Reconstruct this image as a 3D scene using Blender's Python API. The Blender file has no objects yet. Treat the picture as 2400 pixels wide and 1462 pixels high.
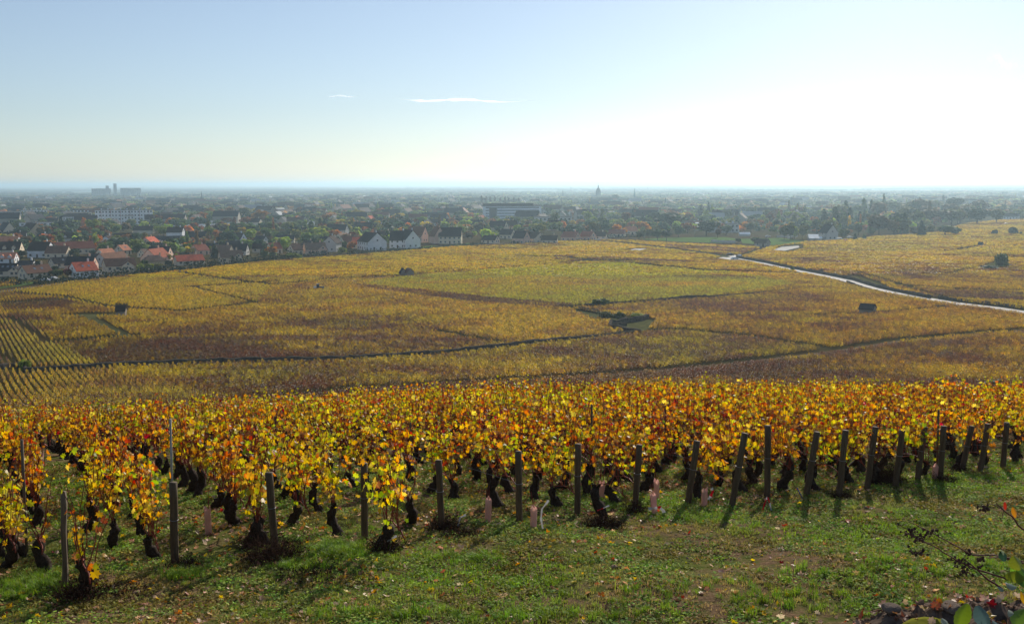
import bpy, math, random
import numpy as np
from mathutils import Vector, Matrix
R = math.radians
rng = np.random.default_rng(7)
random.seed(7)
C = bpy.context.scene.collection
scene = bpy.context.scene

# ---------------------------------------------------------------- camera, sky, sun, exposure
CAM_Z = 60.0
FPX = 2400.0                      # focal length in photo pixels (photo is 2400 wide)
PITCH, ROLL = R(7.13), R(-0.2)
cd = bpy.data.cameras.new('camera'); cam = bpy.data.objects.new('camera', cd); C.objects.link(cam)
cd.sensor_width = 36; cd.lens = 36.0; cd.clip_start = 0.1; cd.clip_end = 200000
MC = Matrix.Translation((0, 0, CAM_Z)) @ Matrix.Rotation(math.pi/2 - PITCH, 4, 'X') @ Matrix.Rotation(ROLL, 4, 'Z')
cam.matrix_world = MC
scene.camera = cam
SUN_EL, SUN_AZ = R(24), R(21)      # azimuth to the right of straight ahead
world = bpy.data.worlds.new('World'); scene.world = world; world.use_nodes = True
wn = world.node_tree; wn.nodes.clear()
sky = wn.nodes.new('ShaderNodeTexSky'); sky.sky_type = 'NISHITA'; sky.sun_disc = False
sky.sun_elevation = SUN_EL; sky.sun_rotation = SUN_AZ; sky.altitude = 200
sky.air_density = 1.0; sky.dust_density = 0.28; sky.ozone_density = 3.0
bg = wn.nodes.new('ShaderNodeBackground'); bg.inputs[1].default_value = 0.096
wo = wn.nodes.new('ShaderNodeOutputWorld')
shs = wn.nodes.new('ShaderNodeHueSaturation'); shs.inputs['Saturation'].default_value = 0.74
wn.links.new(sky.outputs[0], shs.inputs['Color']); tnt = wn.nodes.new('ShaderNodeMix'); tnt.data_type = 'RGBA'; tnt.blend_type = 'MULTIPLY'; tnt.inputs[0].default_value = 1.0; tnt.inputs[7].default_value = (0.93, 0.975, 1.035, 1)
wn.links.new(shs.outputs[0], tnt.inputs[6]); wn.links.new(tnt.outputs[2], bg.inputs[0]); wn.links.new(bg.outputs[0], wo.inputs[0])
sl = bpy.data.lights.new('sun', 'SUN'); sl.energy = 5.0; sl.angle = R(0.6); sl.color = (1.0, 0.91, 0.78)
sun = bpy.data.objects.new('sun', sl); C.objects.link(sun)
sd = Vector((math.sin(SUN_AZ)*math.cos(SUN_EL), math.cos(SUN_AZ)*math.cos(SUN_EL), math.sin(SUN_EL)))
sun.rotation_euler = sd.to_track_quat('Z', 'Y').to_euler(); sun.location = (0, 0, 200)
vs = scene.view_settings
scene.display_settings.display_device = 'sRGB'
vs.view_transform = 'Standard'; vs.look = 'None'; vs.exposure = 0.0; vs.gamma = 1.0; vs.use_curve_mapping = False
cy = scene.cycles
cy.max_bounces = 7; cy.diffuse_bounces = 3; cy.glossy_bounces = 2; cy.transmission_bounces = 4
cy.volume_bounces = 2; cy.transparent_max_bounces = 12; cy.use_denoising = True
cy.sample_clamp_indirect = 4.0

# ---------------------------------------------------------------- ground shape and pixel <-> ground
_T = np.array([(-4000,1.7),(-200,1.7),(0,1.8),(4.2,2.05),(5.2,2.5),(7,4.3),(13.5,5.18),(30,7.36),(34,8.05),(60,14.0),(100,22.9),
 (125,27.9),(145,30.8),(160,32.3),(180,33.6),(210,34.8),(260,36.2),(310,37.2),(440,39.2),(700,42.3),(1000,44),(1500,46),
 (3500,50),(6000,52),(15000,52),(40000,52),(90000,52)], float)
def _pchip(x, y):
    h = np.diff(x); d = np.diff(y)/h; m = np.zeros_like(y)
    for i in range(1, len(x)-1):
        if d[i-1]*d[i] > 0:
            w1, w2 = 2*h[i]+h[i-1], h[i]+2*h[i-1]
            m[i] = (w1+w2)/(w1/d[i-1]+w2/d[i])
    m[0], m[-1] = d[0], d[-1]
    return m
_M = _pchip(_T[:,0], _T[:,1])
def drop(Y):
    Y = np.clip(np.asarray(Y, float), _T[0,0], _T[-1,0]-1)
    i = np.clip(np.searchsorted(_T[:,0], Y, side='right')-1, 0, len(_T)-2)
    x0, x1 = _T[i,0], _T[i+1,0]; h = x1-x0; t = (Y-x0)/h
    return ((1+2*t)*(1-t)**2*_T[i,1] + t*(1-t)**2*h*_M[i] + t*t*(3-2*t)*_T[i+1,1] + t*t*(t-1)*h*_M[i+1])
def gz(X, Y):
    X = np.asarray(X, float); Y = np.asarray(Y, float)
    z = CAM_Z - drop(Y)
    near = np.clip((60-Y)/30, 0, 1)*np.clip(Y/4, 0, 1)
    z = z + near*(0.03*np.sin(X*1.7+Y*0.9)+0.025*np.sin(X*0.7-Y*2.1+1)+0.012*np.sin(X*5.1+1.3*np.sin(Y*3.3)))
    far = np.clip((Y-90)/60, 0, 1)
    z = z + far*(0.35*np.sin(X/61+Y/47)+0.25*np.sin(X/33-Y/71+2)+0.12*np.sin(X/13+Y/19))
    lat = np.clip(-X/np.maximum(Y, 1)/.5, 0, 1)
    z = z - lat*np.interp(Y, [20,30,40,60,100,135], [0,.6,1.05,.8,.6,0])
    return z
_RM = np.array(MC.to_3x3())
def ray(px, py):
    v = _RM @ np.array([(px-1200)/FPX, -(py-731)/FPX, -1.0]); return v/v[1]
def at(px, py, ymin=None):
    """ground point under a photo pixel"""
    v = ray(px, py)
    lo = ymin if ymin is not None else (4.0 if py > 960 else 115.0)
    Y = lo
    while Y < 80000:
        Yn = Y*1.01
        if CAM_Z + v[2]*Yn <= gz(v[0]*Yn, Yn): break
        Y = Yn
    a, b = Y, Yn
    for _ in range(25):
        m = (a+b)/2
        if CAM_Z + v[2]*m <= gz(v[0]*m, m): b = m
        else: a = m
    return Vector((v[0]*b, b, float(gz(v[0]*b, b))))
def atY(px, py, Y):
    v = ray(px, py); return Vector((v[0]*Y, Y, CAM_Z+v[2]*Y))
def proj(P):
    q = (np.asarray(P, float)-np.array([0,0,CAM_Z])) @ _RM
    return 1200+FPX*q[:,0]/-q[:,2], 731-FPX*q[:,1]/-q[:,2]
def line(pts, ymin=None, step=None):
    w = [at(a, b, ymin) for a, b in pts]
    if step is None: return w
    out = [w[0]]
    for a, b in zip(w, w[1:]):
        n = max(1, int((b-a).length/step))
        for k in range(1, n+1):
            p = a.lerp(b, k/n); out.append(Vector((p.x, p.y, float(gz(p.x, p.y)))))
    return out
def dist_poly(P, pts):
    """distance in plan of many points to a polyline"""
    d = np.full(len(P), 1e9)
    for a, b in zip(pts, pts[1:]):
        ax, ay = a[0], a[1]; bx, by = b[0]-ax, b[1]-ay
        t = np.clip(((P[:,0]-ax)*bx+(P[:,1]-ay)*by)/(bx*bx+by*by+1e-9), 0, 1)
        d = np.minimum(d, np.hypot(P[:,0]-ax-t*bx, P[:,1]-ay-t*by))
    return d
def inpoly(x, y, poly):
    c = np.zeros(len(x), bool); n = len(poly)
    for i in range(n):
        x1, y1 = poly[i]; x2, y2 = poly[(i+1) % n]
        if y1 == y2: continue
        c ^= ((y1 > y) != (y2 > y)) & (x < (x2-x1)*(y-y1)/(y2-y1)+x1)
    return c
def vnoise(x, y, seed=0):
    """cheap smooth value noise in -1..1"""
    xi = np.floor(x).astype(np.int64); yi = np.floor(y).astype(np.int64); fx = x-xi; fy = y-yi
    def h(a, b):
        n = (a*374761393+b*668265263+seed*1442695) & 0x7fffffff
        n = ((n ^ (n >> 13))*1274126177) & 0x7fffffff
        return ((n ^ (n >> 16)) & 0xffff)/32767.5-1
    fx = fx*fx*(3-2*fx); fy = fy*fy*(3-2*fy)
    return (h(xi,yi)*(1-fx)+h(xi+1,yi)*fx)*(1-fy)+(h(xi,yi+1)*(1-fx)+h(xi+1,yi+1)*fx)*fy

# ---------------------------------------------------------------- mesh and object helpers
def tag(o, label=None, cat=None, group=None, kind=None):
    if label: o['label'] = label
    if cat: o['category'] = cat
    if group: o['group'] = group
    if kind: o['kind'] = kind
    return o
def empty(name, loc=(0,0,0), rz=0):
    o = bpy.data.objects.new(name, None); C.objects.link(o); o.location = loc; o.rotation_euler = (0,0,rz)
    o.empty_display_size = 0.2
    return o
def link(name, me, parent=None, loc=None, rz=None):
    o = bpy.data.objects.new(name, me); C.objects.link(o)
    if parent is not None: o.parent = parent
    if loc is not None: o.location = loc
    if rz is not None: o.rotation_euler = (0,0,rz)
    return o
class MB:
    """collects faces with a material index and a colour"""
    def __init__(s): s.v = []; s.f = []; s.m = []; s.c = []; s.sm = []; s.smooth = False
    def add(s, vs_, fs, mi=0, col=(1,1,1)):
        n = len(s.v); s.v.extend([tuple(p) for p in vs_]); s.f.extend([tuple(i+n for i in f) for f in fs])
        s.m.extend([mi]*len(fs)); s.c.extend([col]*len(vs_)); s.sm.extend([s.smooth]*len(fs)); return s
    def box(s, x0, x1, y0, y1, z0, z1, mi=0, col=(1,1,1)):
        return s.add([(x0,y0,z0),(x1,y0,z0),(x1,y1,z0),(x0,y1,z0),(x0,y0,z1),(x1,y0,z1),(x1,y1,z1),(x0,y1,z1)],
            [(0,3,2,1),(4,5,6,7),(0,1,5,4),(1,2,6,5),(2,3,7,6),(3,0,4,7)], mi, col)
    def tube(s, pts, rad, n=6, mi=0, col=(1,1,1), jit=0.0, caps=True):
        pts = [Vector(p) for p in pts]; rad = rad if hasattr(rad, '__len__') else [rad]*len(pts)
        vs_ = []; fs = []
        for i, p in enumerate(pts):
            d = (pts[min(i+1, len(pts)-1)]-pts[max(i-1, 0)]).normalized()
            u = d.cross(Vector((0.3,1,0.1))).normalized(); w = d.cross(u)
            for k in range(n):
                a = 2*math.pi*k/n; r = rad[i]*(1+jit*(random.random()*2-1))
                vs_.append(p+u*math.cos(a)*r+w*math.sin(a)*r)
        for i in range(len(pts)-1):
            for k in range(n): fs.append((i*n+k, i*n+(k+1) % n, (i+1)*n+(k+1) % n, (i+1)*n+k))
        if caps: fs.append(tuple(range(n))[::-1]); fs.append(tuple((len(pts)-1)*n+k for k in range(n)))
        s.smooth = n > 4; s.add(vs_, fs, mi, col); s.smooth = False
        return s
    def lathe(s, prof, n=16, mi=0, col=(1,1,1), c=(0,0)):
        vs_ = []; fs = []
        for r, z in prof:
            for k in range(n): vs_.append((c[0]+r*math.cos(2*math.pi*k/n), c[1]+r*math.sin(2*math.pi*k/n), z))
        for i in range(len(prof)-1):
            for k in range(n): fs.append((i*n+k, i*n+(k+1) % n, (i+1)*n+(k+1) % n, (i+1)*n+k))
        fs.append(tuple((len(prof)-1)*n+k for k in range(n)))
        return s.add(vs_, fs, mi, col)
    def mesh(s, name, mats):
        me = bpy.data.meshes.new(name); me.from_pydata(s.v, [], s.f)
        for m in (mats if isinstance(mats, (list, tuple)) else [mats]): me.materials.append(m)
        if len(me.polygons):
            me.polygons.foreach_set('material_index', s.m); me.polygons.foreach_set('use_smooth', s.sm)
            ca = me.attributes.new('Col', 'FLOAT_COLOR', 'POINT')
            ca.data.foreach_set('color', np.c_[np.array(s.c, np.float32), np.ones(len(s.c), np.float32)].ravel())
        me.update(); return me
    def obj(s, name, mats, parent=None, loc=None, rz=None): return link(name, s.mesh(name, mats), parent, loc, rz)
def tri_mesh(name, V, F, mats, col=None, mi=None, smooth=False):
    """numpy triangles or quads -> mesh"""
    me = bpy.data.meshes.new(name); V = np.asarray(V, np.float32); F = np.asarray(F, np.int32); k = F.shape[1]
    me.vertices.add(len(V)); me.vertices.foreach_set('co', V.ravel())
    me.loops.add(F.size); me.loops.foreach_set('vertex_index', F.ravel())
    me.polygons.add(len(F)); me.polygons.foreach_set('loop_start', np.arange(0, F.size, k, dtype=np.int32))
    me.polygons.foreach_set('loop_total', np.full(len(F), k, np.int32))
    for m in (mats if isinstance(mats, (list, tuple)) else [mats]): me.materials.append(m)
    if mi is not None: me.polygons.foreach_set('material_index', np.asarray(mi, np.int32))
    me.polygons.foreach_set('use_smooth', np.full(len(F), smooth))
    if col is not None:
        ca = me.attributes.new('Col', 'FLOAT_COLOR', 'POINT')
        ca.data.foreach_set('color', np.c_[np.asarray(col, np.float32), np.ones(len(V), np.float32)].ravel())
    me.update(calc_edges=True); return me
def copy_thing(root, loc, rz, scale=None, label=None, group=None):
    r = root.copy(); C.objects.link(r); r.location = loc; r.rotation_euler = (root.rotation_euler[0], root.rotation_euler[1], rz)
    if scale is not None: r.scale = scale if hasattr(scale, '__len__') else (scale,)*3
    if label: r['label'] = label
    if group: r['group'] = group
    for ch in root.children:
        c = ch.copy(); C.objects.link(c); c.parent = r
        for g in ch.children:
            d = g.copy(); C.objects.link(d); d.parent = c
    return r
_scn = [0]
def scatter(name, P, variants, rot=None, scale=None, tint=None, var=None):
    """one stuff object: instances of small meshes on points"""
    P = np.asarray(P, np.float32); n = len(P)
    me = bpy.data.meshes.new(name); me.vertices.add(n); me.vertices.foreach_set('co', P.ravel())
    if rot is None: rot = np.c_[np.zeros(n), np.zeros(n), rng.uniform(0, 6.283, n)]
    if scale is None: scale = np.ones((n,3))
    scale = np.asarray(scale, np.float32)
    if scale.ndim == 1: scale = np.c_[scale, scale, scale]
    if tint is None: tint = np.ones((n,3))
    if var is None: var = rng.integers(0, len(variants), n)
    for nm, arr, t in (('rot', rot, 'FLOAT_VECTOR'), ('scl', scale, 'FLOAT_VECTOR')):
        me.attributes.new(nm, t, 'POINT').data.foreach_set('vector', np.asarray(arr, np.float32).ravel())
    me.attributes.new('tint', 'FLOAT_COLOR', 'POINT').data.foreach_set('color', np.c_[np.asarray(tint, np.float32), np.ones(n, np.float32)].ravel())
    me.attributes.new('var', 'INT', 'POINT').data.foreach_set('value', np.asarray(var, np.int32))
    _scn[0] += 1
    src = bpy.data.collections.new('source_%03d' % _scn[0])
    for k, m in enumerate(variants): src.objects.link(bpy.data.objects.new('v%03d_%02d' % (_scn[0], k), m))
    o = bpy.data.objects.new(name, me); C.objects.link(o)
    ng = bpy.data.node_groups.new(name, 'GeometryNodeTree')
    ng.interface.new_socket('Geometry', in_out='INPUT', socket_type='NodeSocketGeometry')
    ng.interface.new_socket('Geometry', in_out='OUTPUT', socket_type='NodeSocketGeometry')
    N = ng.nodes; L = ng.links
    gi = N.new('NodeGroupInput'); go = N.new('NodeGroupOutput'); ip = N.new('GeometryNodeInstanceOnPoints')
    ci = N.new('GeometryNodeCollectionInfo'); ci.inputs[0].default_value = src; ci.inputs['Separate Children'].default_value = True; ci.inputs['Reset Children'].default_value = True
    def att(nm, t):
        a = N.new('GeometryNodeInputNamedAttribute'); a.data_type = t; a.inputs['Name'].default_value = nm
        return [s_ for s_ in a.outputs if s_.enabled][0]
    ip.inputs['Pick Instance'].default_value = True
    L.new(gi.outputs[0], ip.inputs['Points']); L.new(ci.outputs[0], ip.inputs['Instance'])
    L.new(att('var', 'INT'), ip.inputs['Instance Index'])
    L.new(att('rot', 'FLOAT_VECTOR'), ip.inputs['Rotation']); L.new(att('scl', 'FLOAT_VECTOR'), ip.inputs['Scale'])
    L.new(ip.outputs[0], go.inputs[0])
    o.modifiers.new('scatter', 'NODES').node_group = ng
    o['kind'] = 'stuff'
    return o

# ---------------------------------------------------------------- materials
class NT:
    def __init__(s, name):
        s.m = bpy.data.materials.new(name); s.m.use_nodes = True; s.t = s.m.node_tree; s.t.nodes.clear()
        s.out = s.t.nodes.new('ShaderNodeOutputMaterial')
    def n(s, ty, **k):
        nd = s.t.nodes.new(ty)
        for a, b in k.items(): setattr(nd, a, b)
        return nd
    def l(s, a, b): s.t.links.new(a, b)
    def val(s, sock, v):
        if hasattr(v, 'links'): s.l(v, sock)
        else: sock.default_value = v
    def noise(s, scale, detail=3, coord=None, rough=0.6, dist=0.0):
        nd = s.n('ShaderNodeTexNoise'); nd.inputs['Scale'].default_value = scale; nd.inputs['Detail'].default_value = detail
        nd.inputs['Roughness'].default_value = rough; nd.inputs['Distortion'].default_value = dist
        if coord is None: coord = s.pos()
        s.l(coord, nd.inputs['Vector']); return nd.outputs['Fac']
    def pos(s): return s.n('ShaderNodeNewGeometry').outputs['Position']
    def objc(s): return s.n('ShaderNodeTexCoord').outputs['Object']
    def ramp(s, fac, stops):
        r = s.n('ShaderNodeValToRGB'); el = r.color_ramp.elements
        while len(el) < len(stops): el.new(0.5)
        for e, (p, c) in zip(el, stops): e.position = p; e.color = (*c, 1) if hasattr(c, '__len__') else (c, c, c, 1)
        s.l(fac, r.inputs[0]); return r.outputs[0]
    def mix(s, fac, a, b, mode='MIX'):
        x = s.n('ShaderNodeMix', data_type='RGBA', blend_type=mode); s.val(x.inputs[0], fac)
        for i, v in ((6, a), (7, b)): s.val(x.inputs[i], (*v, 1) if isinstance(v, tuple) else v)
        return x.outputs[2]
    def math(s, op, a, b=0.0):
        x = s.n('ShaderNodeMath', operation=op); s.val(x.inputs[0], a); s.val(x.inputs[1], b); return x.outputs[0]
    def attr(s, name, kind='GEOMETRY'):
        return s.n('ShaderNodeAttribute', attribute_name=name, attribute_type=kind).outputs['Color']
    def hsv(s, col, h=None, v=None, sat=None):
        x = s.n('ShaderNodeHueSaturation'); s.val(x.inputs['Color'], col)
        if h is not None: s.val(x.inputs['Hue'], h)
        if v is not None: s.val(x.inputs['Value'], v)
        if sat is not None: s.val(x.inputs['Saturation'], sat)
        return x.outputs[0]
    def princ(s, col, rough=0.8, bump=None, bstr=0.3, spec=0.3, metal=0.0):
        p = s.n('ShaderNodeBsdfPrincipled'); s.val(p.inputs['Base Color'], (*col, 1) if isinstance(col, tuple) else col)
        s.val(p.inputs['Roughness'], rough); p.inputs['Specular IOR Level'].default_value = spec; p.inputs['Metallic'].default_value = metal
        if bump is not None:
            b = s.n('ShaderNodeBump'); b.inputs['Strength'].default_value = bstr; s.l(bump, b.inputs['Height']); s.l(b.outputs[0], p.inputs['Normal'])
        return p.outputs[0]
    def done(s, sh): s.l(sh, s.out.inputs[0]); return s.m
def mat(name, col, rough=0.8, nscale=None, namt=0.25, bump=0.0, spec=0.1, metal=0.0, world=False):
    t = NT(name)
    if nscale:
        co = t.pos() if world else t.objc()
        f = t.noise(nscale, 4, co)
        c = t.mix(t.ramp(f, [(0.3, 0.0), (0.7, 1.0)]), tuple(x*(1-namt) for x in col), tuple(min(1, x*(1+namt)) for x in col))
        return t.done(t.princ(c, rough, f if bump else None, bump, spec, metal))
    return t.done(t.princ(col, rough, spec=spec, metal=metal))
def rnd(t): return t.n('ShaderNodeObjectInfo').outputs['Random']
def leaf_mat(name, src='mesh', trans=0.5, jit=0.03, vj=0.35, gloss=0.45, sat=1.0, tv=1.3):
    """thin leaf: reflects and lets light through. src: mesh colour, instance tint, object colour"""
    t = NT(name)
    c = t.attr('Col')
    if src == 'inst': c = t.mix(1.0, c, t.attr('tint', 'INSTANCER'), 'MULTIPLY')
    if src == 'obj': c = t.mix(1.0, c, t.n('ShaderNodeObjectInfo').outputs['Color'], 'MULTIPLY')
    r = rnd(t)
    h = t.math('ADD', t.math('MULTIPLY', r, 2*jit), 0.5-jit)
    r2 = t.math('FRACT', t.math('MULTIPLY', r, 7.31))
    v = t.math('ADD', t.math('MULTIPLY', r2, vj*2), 1-vj)
    c = t.hsv(c, h, v, sat)
    p = t.princ(c, gloss, spec=0.25)
    tr = t.n('ShaderNodeBsdfTranslucent'); t.l(t.hsv(c, None, tv, 1.1), tr.inputs[0])
    mx = t.n('ShaderNodeMixShader'); mx.inputs[0].default_value = trans; t.l(p, mx.inputs[1]); t.l(tr.outputs[0], mx.inputs[2])
    return t.done(mx.outputs[0])
# ---------------------------------------------------------------- ground
def ground_mat():
    t = NT('ground_soil_and_grass'); pos = t.pos()
    sx = t.n('ShaderNodeSeparateXYZ'); t.l(pos, sx.inputs[0]); Y = sx.outputs[1]
    n1 = t.noise(0.35, 4, pos); n2 = t.noise(2.6, 5, pos, 0.7); n3 = t.noise(22, 4, pos, 0.7)
    grass = t.mix(t.ramp(n2, [(0.35, 0.0), (0.65, 1.0)]), (0.07, 0.085, 0.022), (0.14, 0.155, 0.042))
    soil = t.mix(t.ramp(n3, [(0.3, 0.0), (0.7, 1.0)]), (0.085, 0.055, 0.030), (0.26, 0.17, 0.10))
    m = t.ramp(t.math('ADD', t.math('MULTIPLY', n1, 0.5), t.math('MULTIPLY', n2, 0.5)), [(0.46, 0.0), (0.56, 1.0)])
    near = t.mix(m, grass, soil)
    vf = t.noise(0.02, 5, pos); vf2 = t.noise(1.1, 4, pos)
    vine = t.mix(t.ramp(vf2, [(0.35, 0.0), (0.65, 1.0)]), (0.055, 0.042, 0.018), (0.115, 0.078, 0.036))
    vine = t.mix(t.ramp(vf, [(0.42, 0.0), (0.6, 0.7)]), vine, (0.075, 0.070, 0.020))
    c = t.mix(t.ramp(t.math('DIVIDE', Y, 100.0), [(0.33, 0.0), (0.6, 1.0)]), near, vine)
    tf = t.noise(0.006, 5, pos); t2 = t.noise(0.0009, 4, pos)
    town = t.mix(t.ramp(tf, [(0.4, 0.0), (0.6, 1.0)]), (0.045, 0.055, 0.025), (0.105, 0.095, 0.055))
    plain = t.mix(t.ramp(t2, [(0.42, 0.0), (0.5, 0.5), (0.6, 1.0)]), (0.05, 0.06, 0.03), (0.22, 0.19, 0.11))
    c = t.mix(t.ramp(t.math('DIVIDE', Y, 2000.0), [(0.45, 0.0), (0.6, 1.0)]), c, town)
    c = t.mix(t.ramp(t.math('DIVIDE', Y, 10000.0), [(0.3, 0.0), (0.45, 1.0)]), c, plain)
    h = t.math('ADD', t.math('MULTIPLY', n3, 0.02), t.math('MULTIPLY', n2, 0.05))
    p = t.n('ShaderNodeBsdfPrincipled'); t.l(c, p.inputs['Base Color']); p.inputs['Roughness'].default_value = 0.95; p.inputs['Specular IOR Level'].default_value = 0.0
    b = t.n('ShaderNodeBump'); b.inputs['Strength'].default_value = 0.8; b.inputs['Distance'].default_value = 1.0; t.l(h, b.inputs['Height']); t.l(b.outputs[0], p.inputs['Normal'])
    return t.done(p.outputs[0])
M_GROUND = ground_mat()
def build_ground():
    rad = np.r_[0.0, np.geomspace(0.6, 60000, 430)]
    th = np.r_[np.arange(-42, 42, 0.4), np.arange(42, 318, 6.0)]*math.pi/180
    nr, nt = len(rad), len(th)
    X = rad[:,None]*np.sin(th)[None]; Y = rad[:,None]*np.cos(th)[None]
    V = np.stack([X, Y, gz(X, Y)], -1).reshape(-1,3)
    i = np.arange(nr-1)[:,None]*nt; j = np.arange(nt)[None]; j2 = (j+1) % nt
    F = np.stack([i+j, i+nt+j, i+nt+j2, i+j2], -1).reshape(-1,4)
    F = F[:, ::-1]
    o = link('ground', tri_mesh('ground', V, F, M_GROUND, smooth=True)); tag(o, kind='structure', label='grassy hillside and plain under the vineyard and the town')
build_ground()
def strip(name, pts, width, m, lift=0.06, label=None, kind='structure', cat=None, wfun=None):
    """a path or road draped on the ground with a real thickness"""
    V = []; F = []
    n = len(pts)
    for i, p in enumerate(pts):
        d = (pts[min(i+1, n-1)]-pts[max(i-1, 0)]); d.z = 0; d.normalize(); s_ = Vector((-d.y, d.x, 0))
        w = width*(wfun(i/(n-1)) if wfun else 1)
        for q in (-0.5, 0, 0.5):
            x, y = p.x+s_.x*w*q, p.y+s_.y*w*q
            V.append((x, y, float(gz(x, y))+lift+(0.01 if q == 0 else 0)))
        for q in (-0.5, 0.5):
            x, y = p.x+s_.x*w*q, p.y+s_.y*w*q
            V.append((x, y, float(gz(x, y))-0.3))
    for i in range(n-1):
        a, b = 5*i, 5*i+5
        F += [(a, a+1, b+1, b), (a+1, a+2, b+2, b+1), (a+3, a, b, b+3), (a+2, a+4, b+4, b+2)]
    mb = MB(); mb.add(V, F); o = mb.obj(name, m); tag(o, label, cat, None, kind); return o
def patch(name, poly_px, m, lift=0.08, label=None, ymin=None):
    w = [at(a, b, ymin) for a, b in poly_px]; c = sum(w, Vector())/len(w)
    mb = MB(); n = len(w); K = 6
    V = [(c.x, c.y, float(gz(c.x, c.y))+lift)]
    for k in range(1, K+1):
        for p in w:
            q = c.lerp(p, k/K); V.append((q.x, q.y, float(gz(q.x, q.y))+lift))
    F = [(0, 1+i, 1+(i+1) % n) for i in range(n)]
    for k in range(K-1):
        for i in range(n): F.append((1+k*n+i, 1+(k+1)*n+i, 1+(k+1)*n+(i+1) % n, 1+k*n+(i+1) % n))
    mb.add(V, F); o = mb.obj(name, m); tag(o, label, None, None, 'structure'); return o
M_ROAD = mat('pale_road', (0.37, 0.34, 0.31), 0.8, 0.6, 0.12, spec=0.15, world=True)
M_ASPH = mat('grey_lane', (0.20, 0.195, 0.185), 0.8, 0.5, 0.2, spec=0.1, world=True)
M_DIRT = mat('path_dirt', (0.19, 0.135, 0.085), 0.95, 1.2, 0.3, spec=0.0, world=True)
M_VERGE = mat('verge_grass', (0.105, 0.105, 0.042), 0.95, 0.7, 0.35, spec=0.0, world=True)
M_LAWN = mat('sports_lawn', (0.12, 0.19, 0.05), 0.9, 0.2, 0.15, spec=0.0, world=True)

ROAD = [(2400,733),(2330,722),(2220,709),(2120,692),(2050,677),(1995,660),(1940,648),(1870,634),(1800,619),(1722,605)]
ROAD2 = [(1722,605),(1640,593),(1540,580),(1450,569),(1380,563)]
EDGE = [(-40,690),(0,684),(150,664),(300,647),(450,633),(600,616),(760,604),(900,592),(1050,580),(1200,574),(1290,568),(1380,562)]
PATHN = [(600,938),(820,915),(1000,905),(1150,896),(1320,886),(1500,873),(1700,855),(1850,838),(1960,823),(2100,801),(2250,787),(2400,776),(2500,769)]
road_w = line([(2520,752)]+ROAD, step=6); road2_w = line(ROAD2, step=8); edge_w = line(EDGE, step=8); pathn_w = line(PATHN, step=4)
strip('road', road_w, 5.4, M_ROAD, 0.10)
strip('lane', road2_w, 4.5, M_VERGE, 0.08)
strip('lane', edge_w, 3.2, M_ASPH, 0.08)
strip('path', pathn_w, 1.9, M_DIRT, 0.05)
patch('road_junction', [(1675,606),(1722,598),(1745,606),(1722,612)], M_ROAD, 0.12)
patch('yard', [(1812,586),(1832,579),(1872,576),(1874,580),(1840,588)], M_ASPH, 0.1)
patch('lawn', [(1500,561),(1580,557),(1700,556),(1735,561),(1690,570),(1570,566)], M_LAWN, 0.1)
patch('lawn', [(1735,560),(1830,558),(1895,566),(1870,574),(1800,575),(1740,570)], M_LAWN, 0.1)
patch('lawn', [(940,586),(1000,577),(1100,570),(1118,576),(1010,583),(945,589)], M_LAWN, 0.1)
patch('lawn', [(0,676),(70,668),(82,662),(40,661),(0,664)], M_LAWN, 0.1)
patch('grass_path', [(140,739),(195,744),(290,742),(290,737),(195,737)], M_VERGE, 0.05)
patch('grass_path', [(192,744),(290,790),(322,792),(222,744)], M_VERGE, 0.05)
patch('grass_path', [(1428,746),(1442,762),(1495,784),(1518,772),(1536,752),(1505,746)], M_VERGE, 0.05)
patch('grass_path', [(1330,722),(1420,736),(1480,744),(1440,752),(1380,748)], M_VERGE, 0.05)
patch('grass_path', [(1980,650),(2040,667),(2085,684),(2110,690),(2060,665),(2010,648)], M_VERGE, 0.05)
patch('grass_path', [(2290,628),(2335,632),(2370,622),(2330,614)], M_VERGE, 0.05)
patch('bare_earth', [(1460,588),(1490,583),(1520,583),(1500,589)], M_ROAD, 0.06)

# ---------------------------------------------------------------- haze
hb = MB(); XW = 46000
hb.box(-XW, XW, -1500, 58000, CAM_Z-52-3, CAM_Z+34)
t = NT('haze_air'); pv = t.n('ShaderNodeVolumePrincipled')
pv.inputs['Color'].default_value = (0.62, 0.85, 1.0, 1); pv.inputs['Density'].default_value = 0.00014; pv.inputs['Anisotropy'].default_value = 0.5
t.l(pv.outputs[0], t.out.inputs['Volume'])
M_HAZE = t.m
hz = hb.obj('haze', M_HAZE); tag(hz, 'pale blue autumn haze lying over the plain', kind='stuff')
hz['kind'] = 'stuff'
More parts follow.
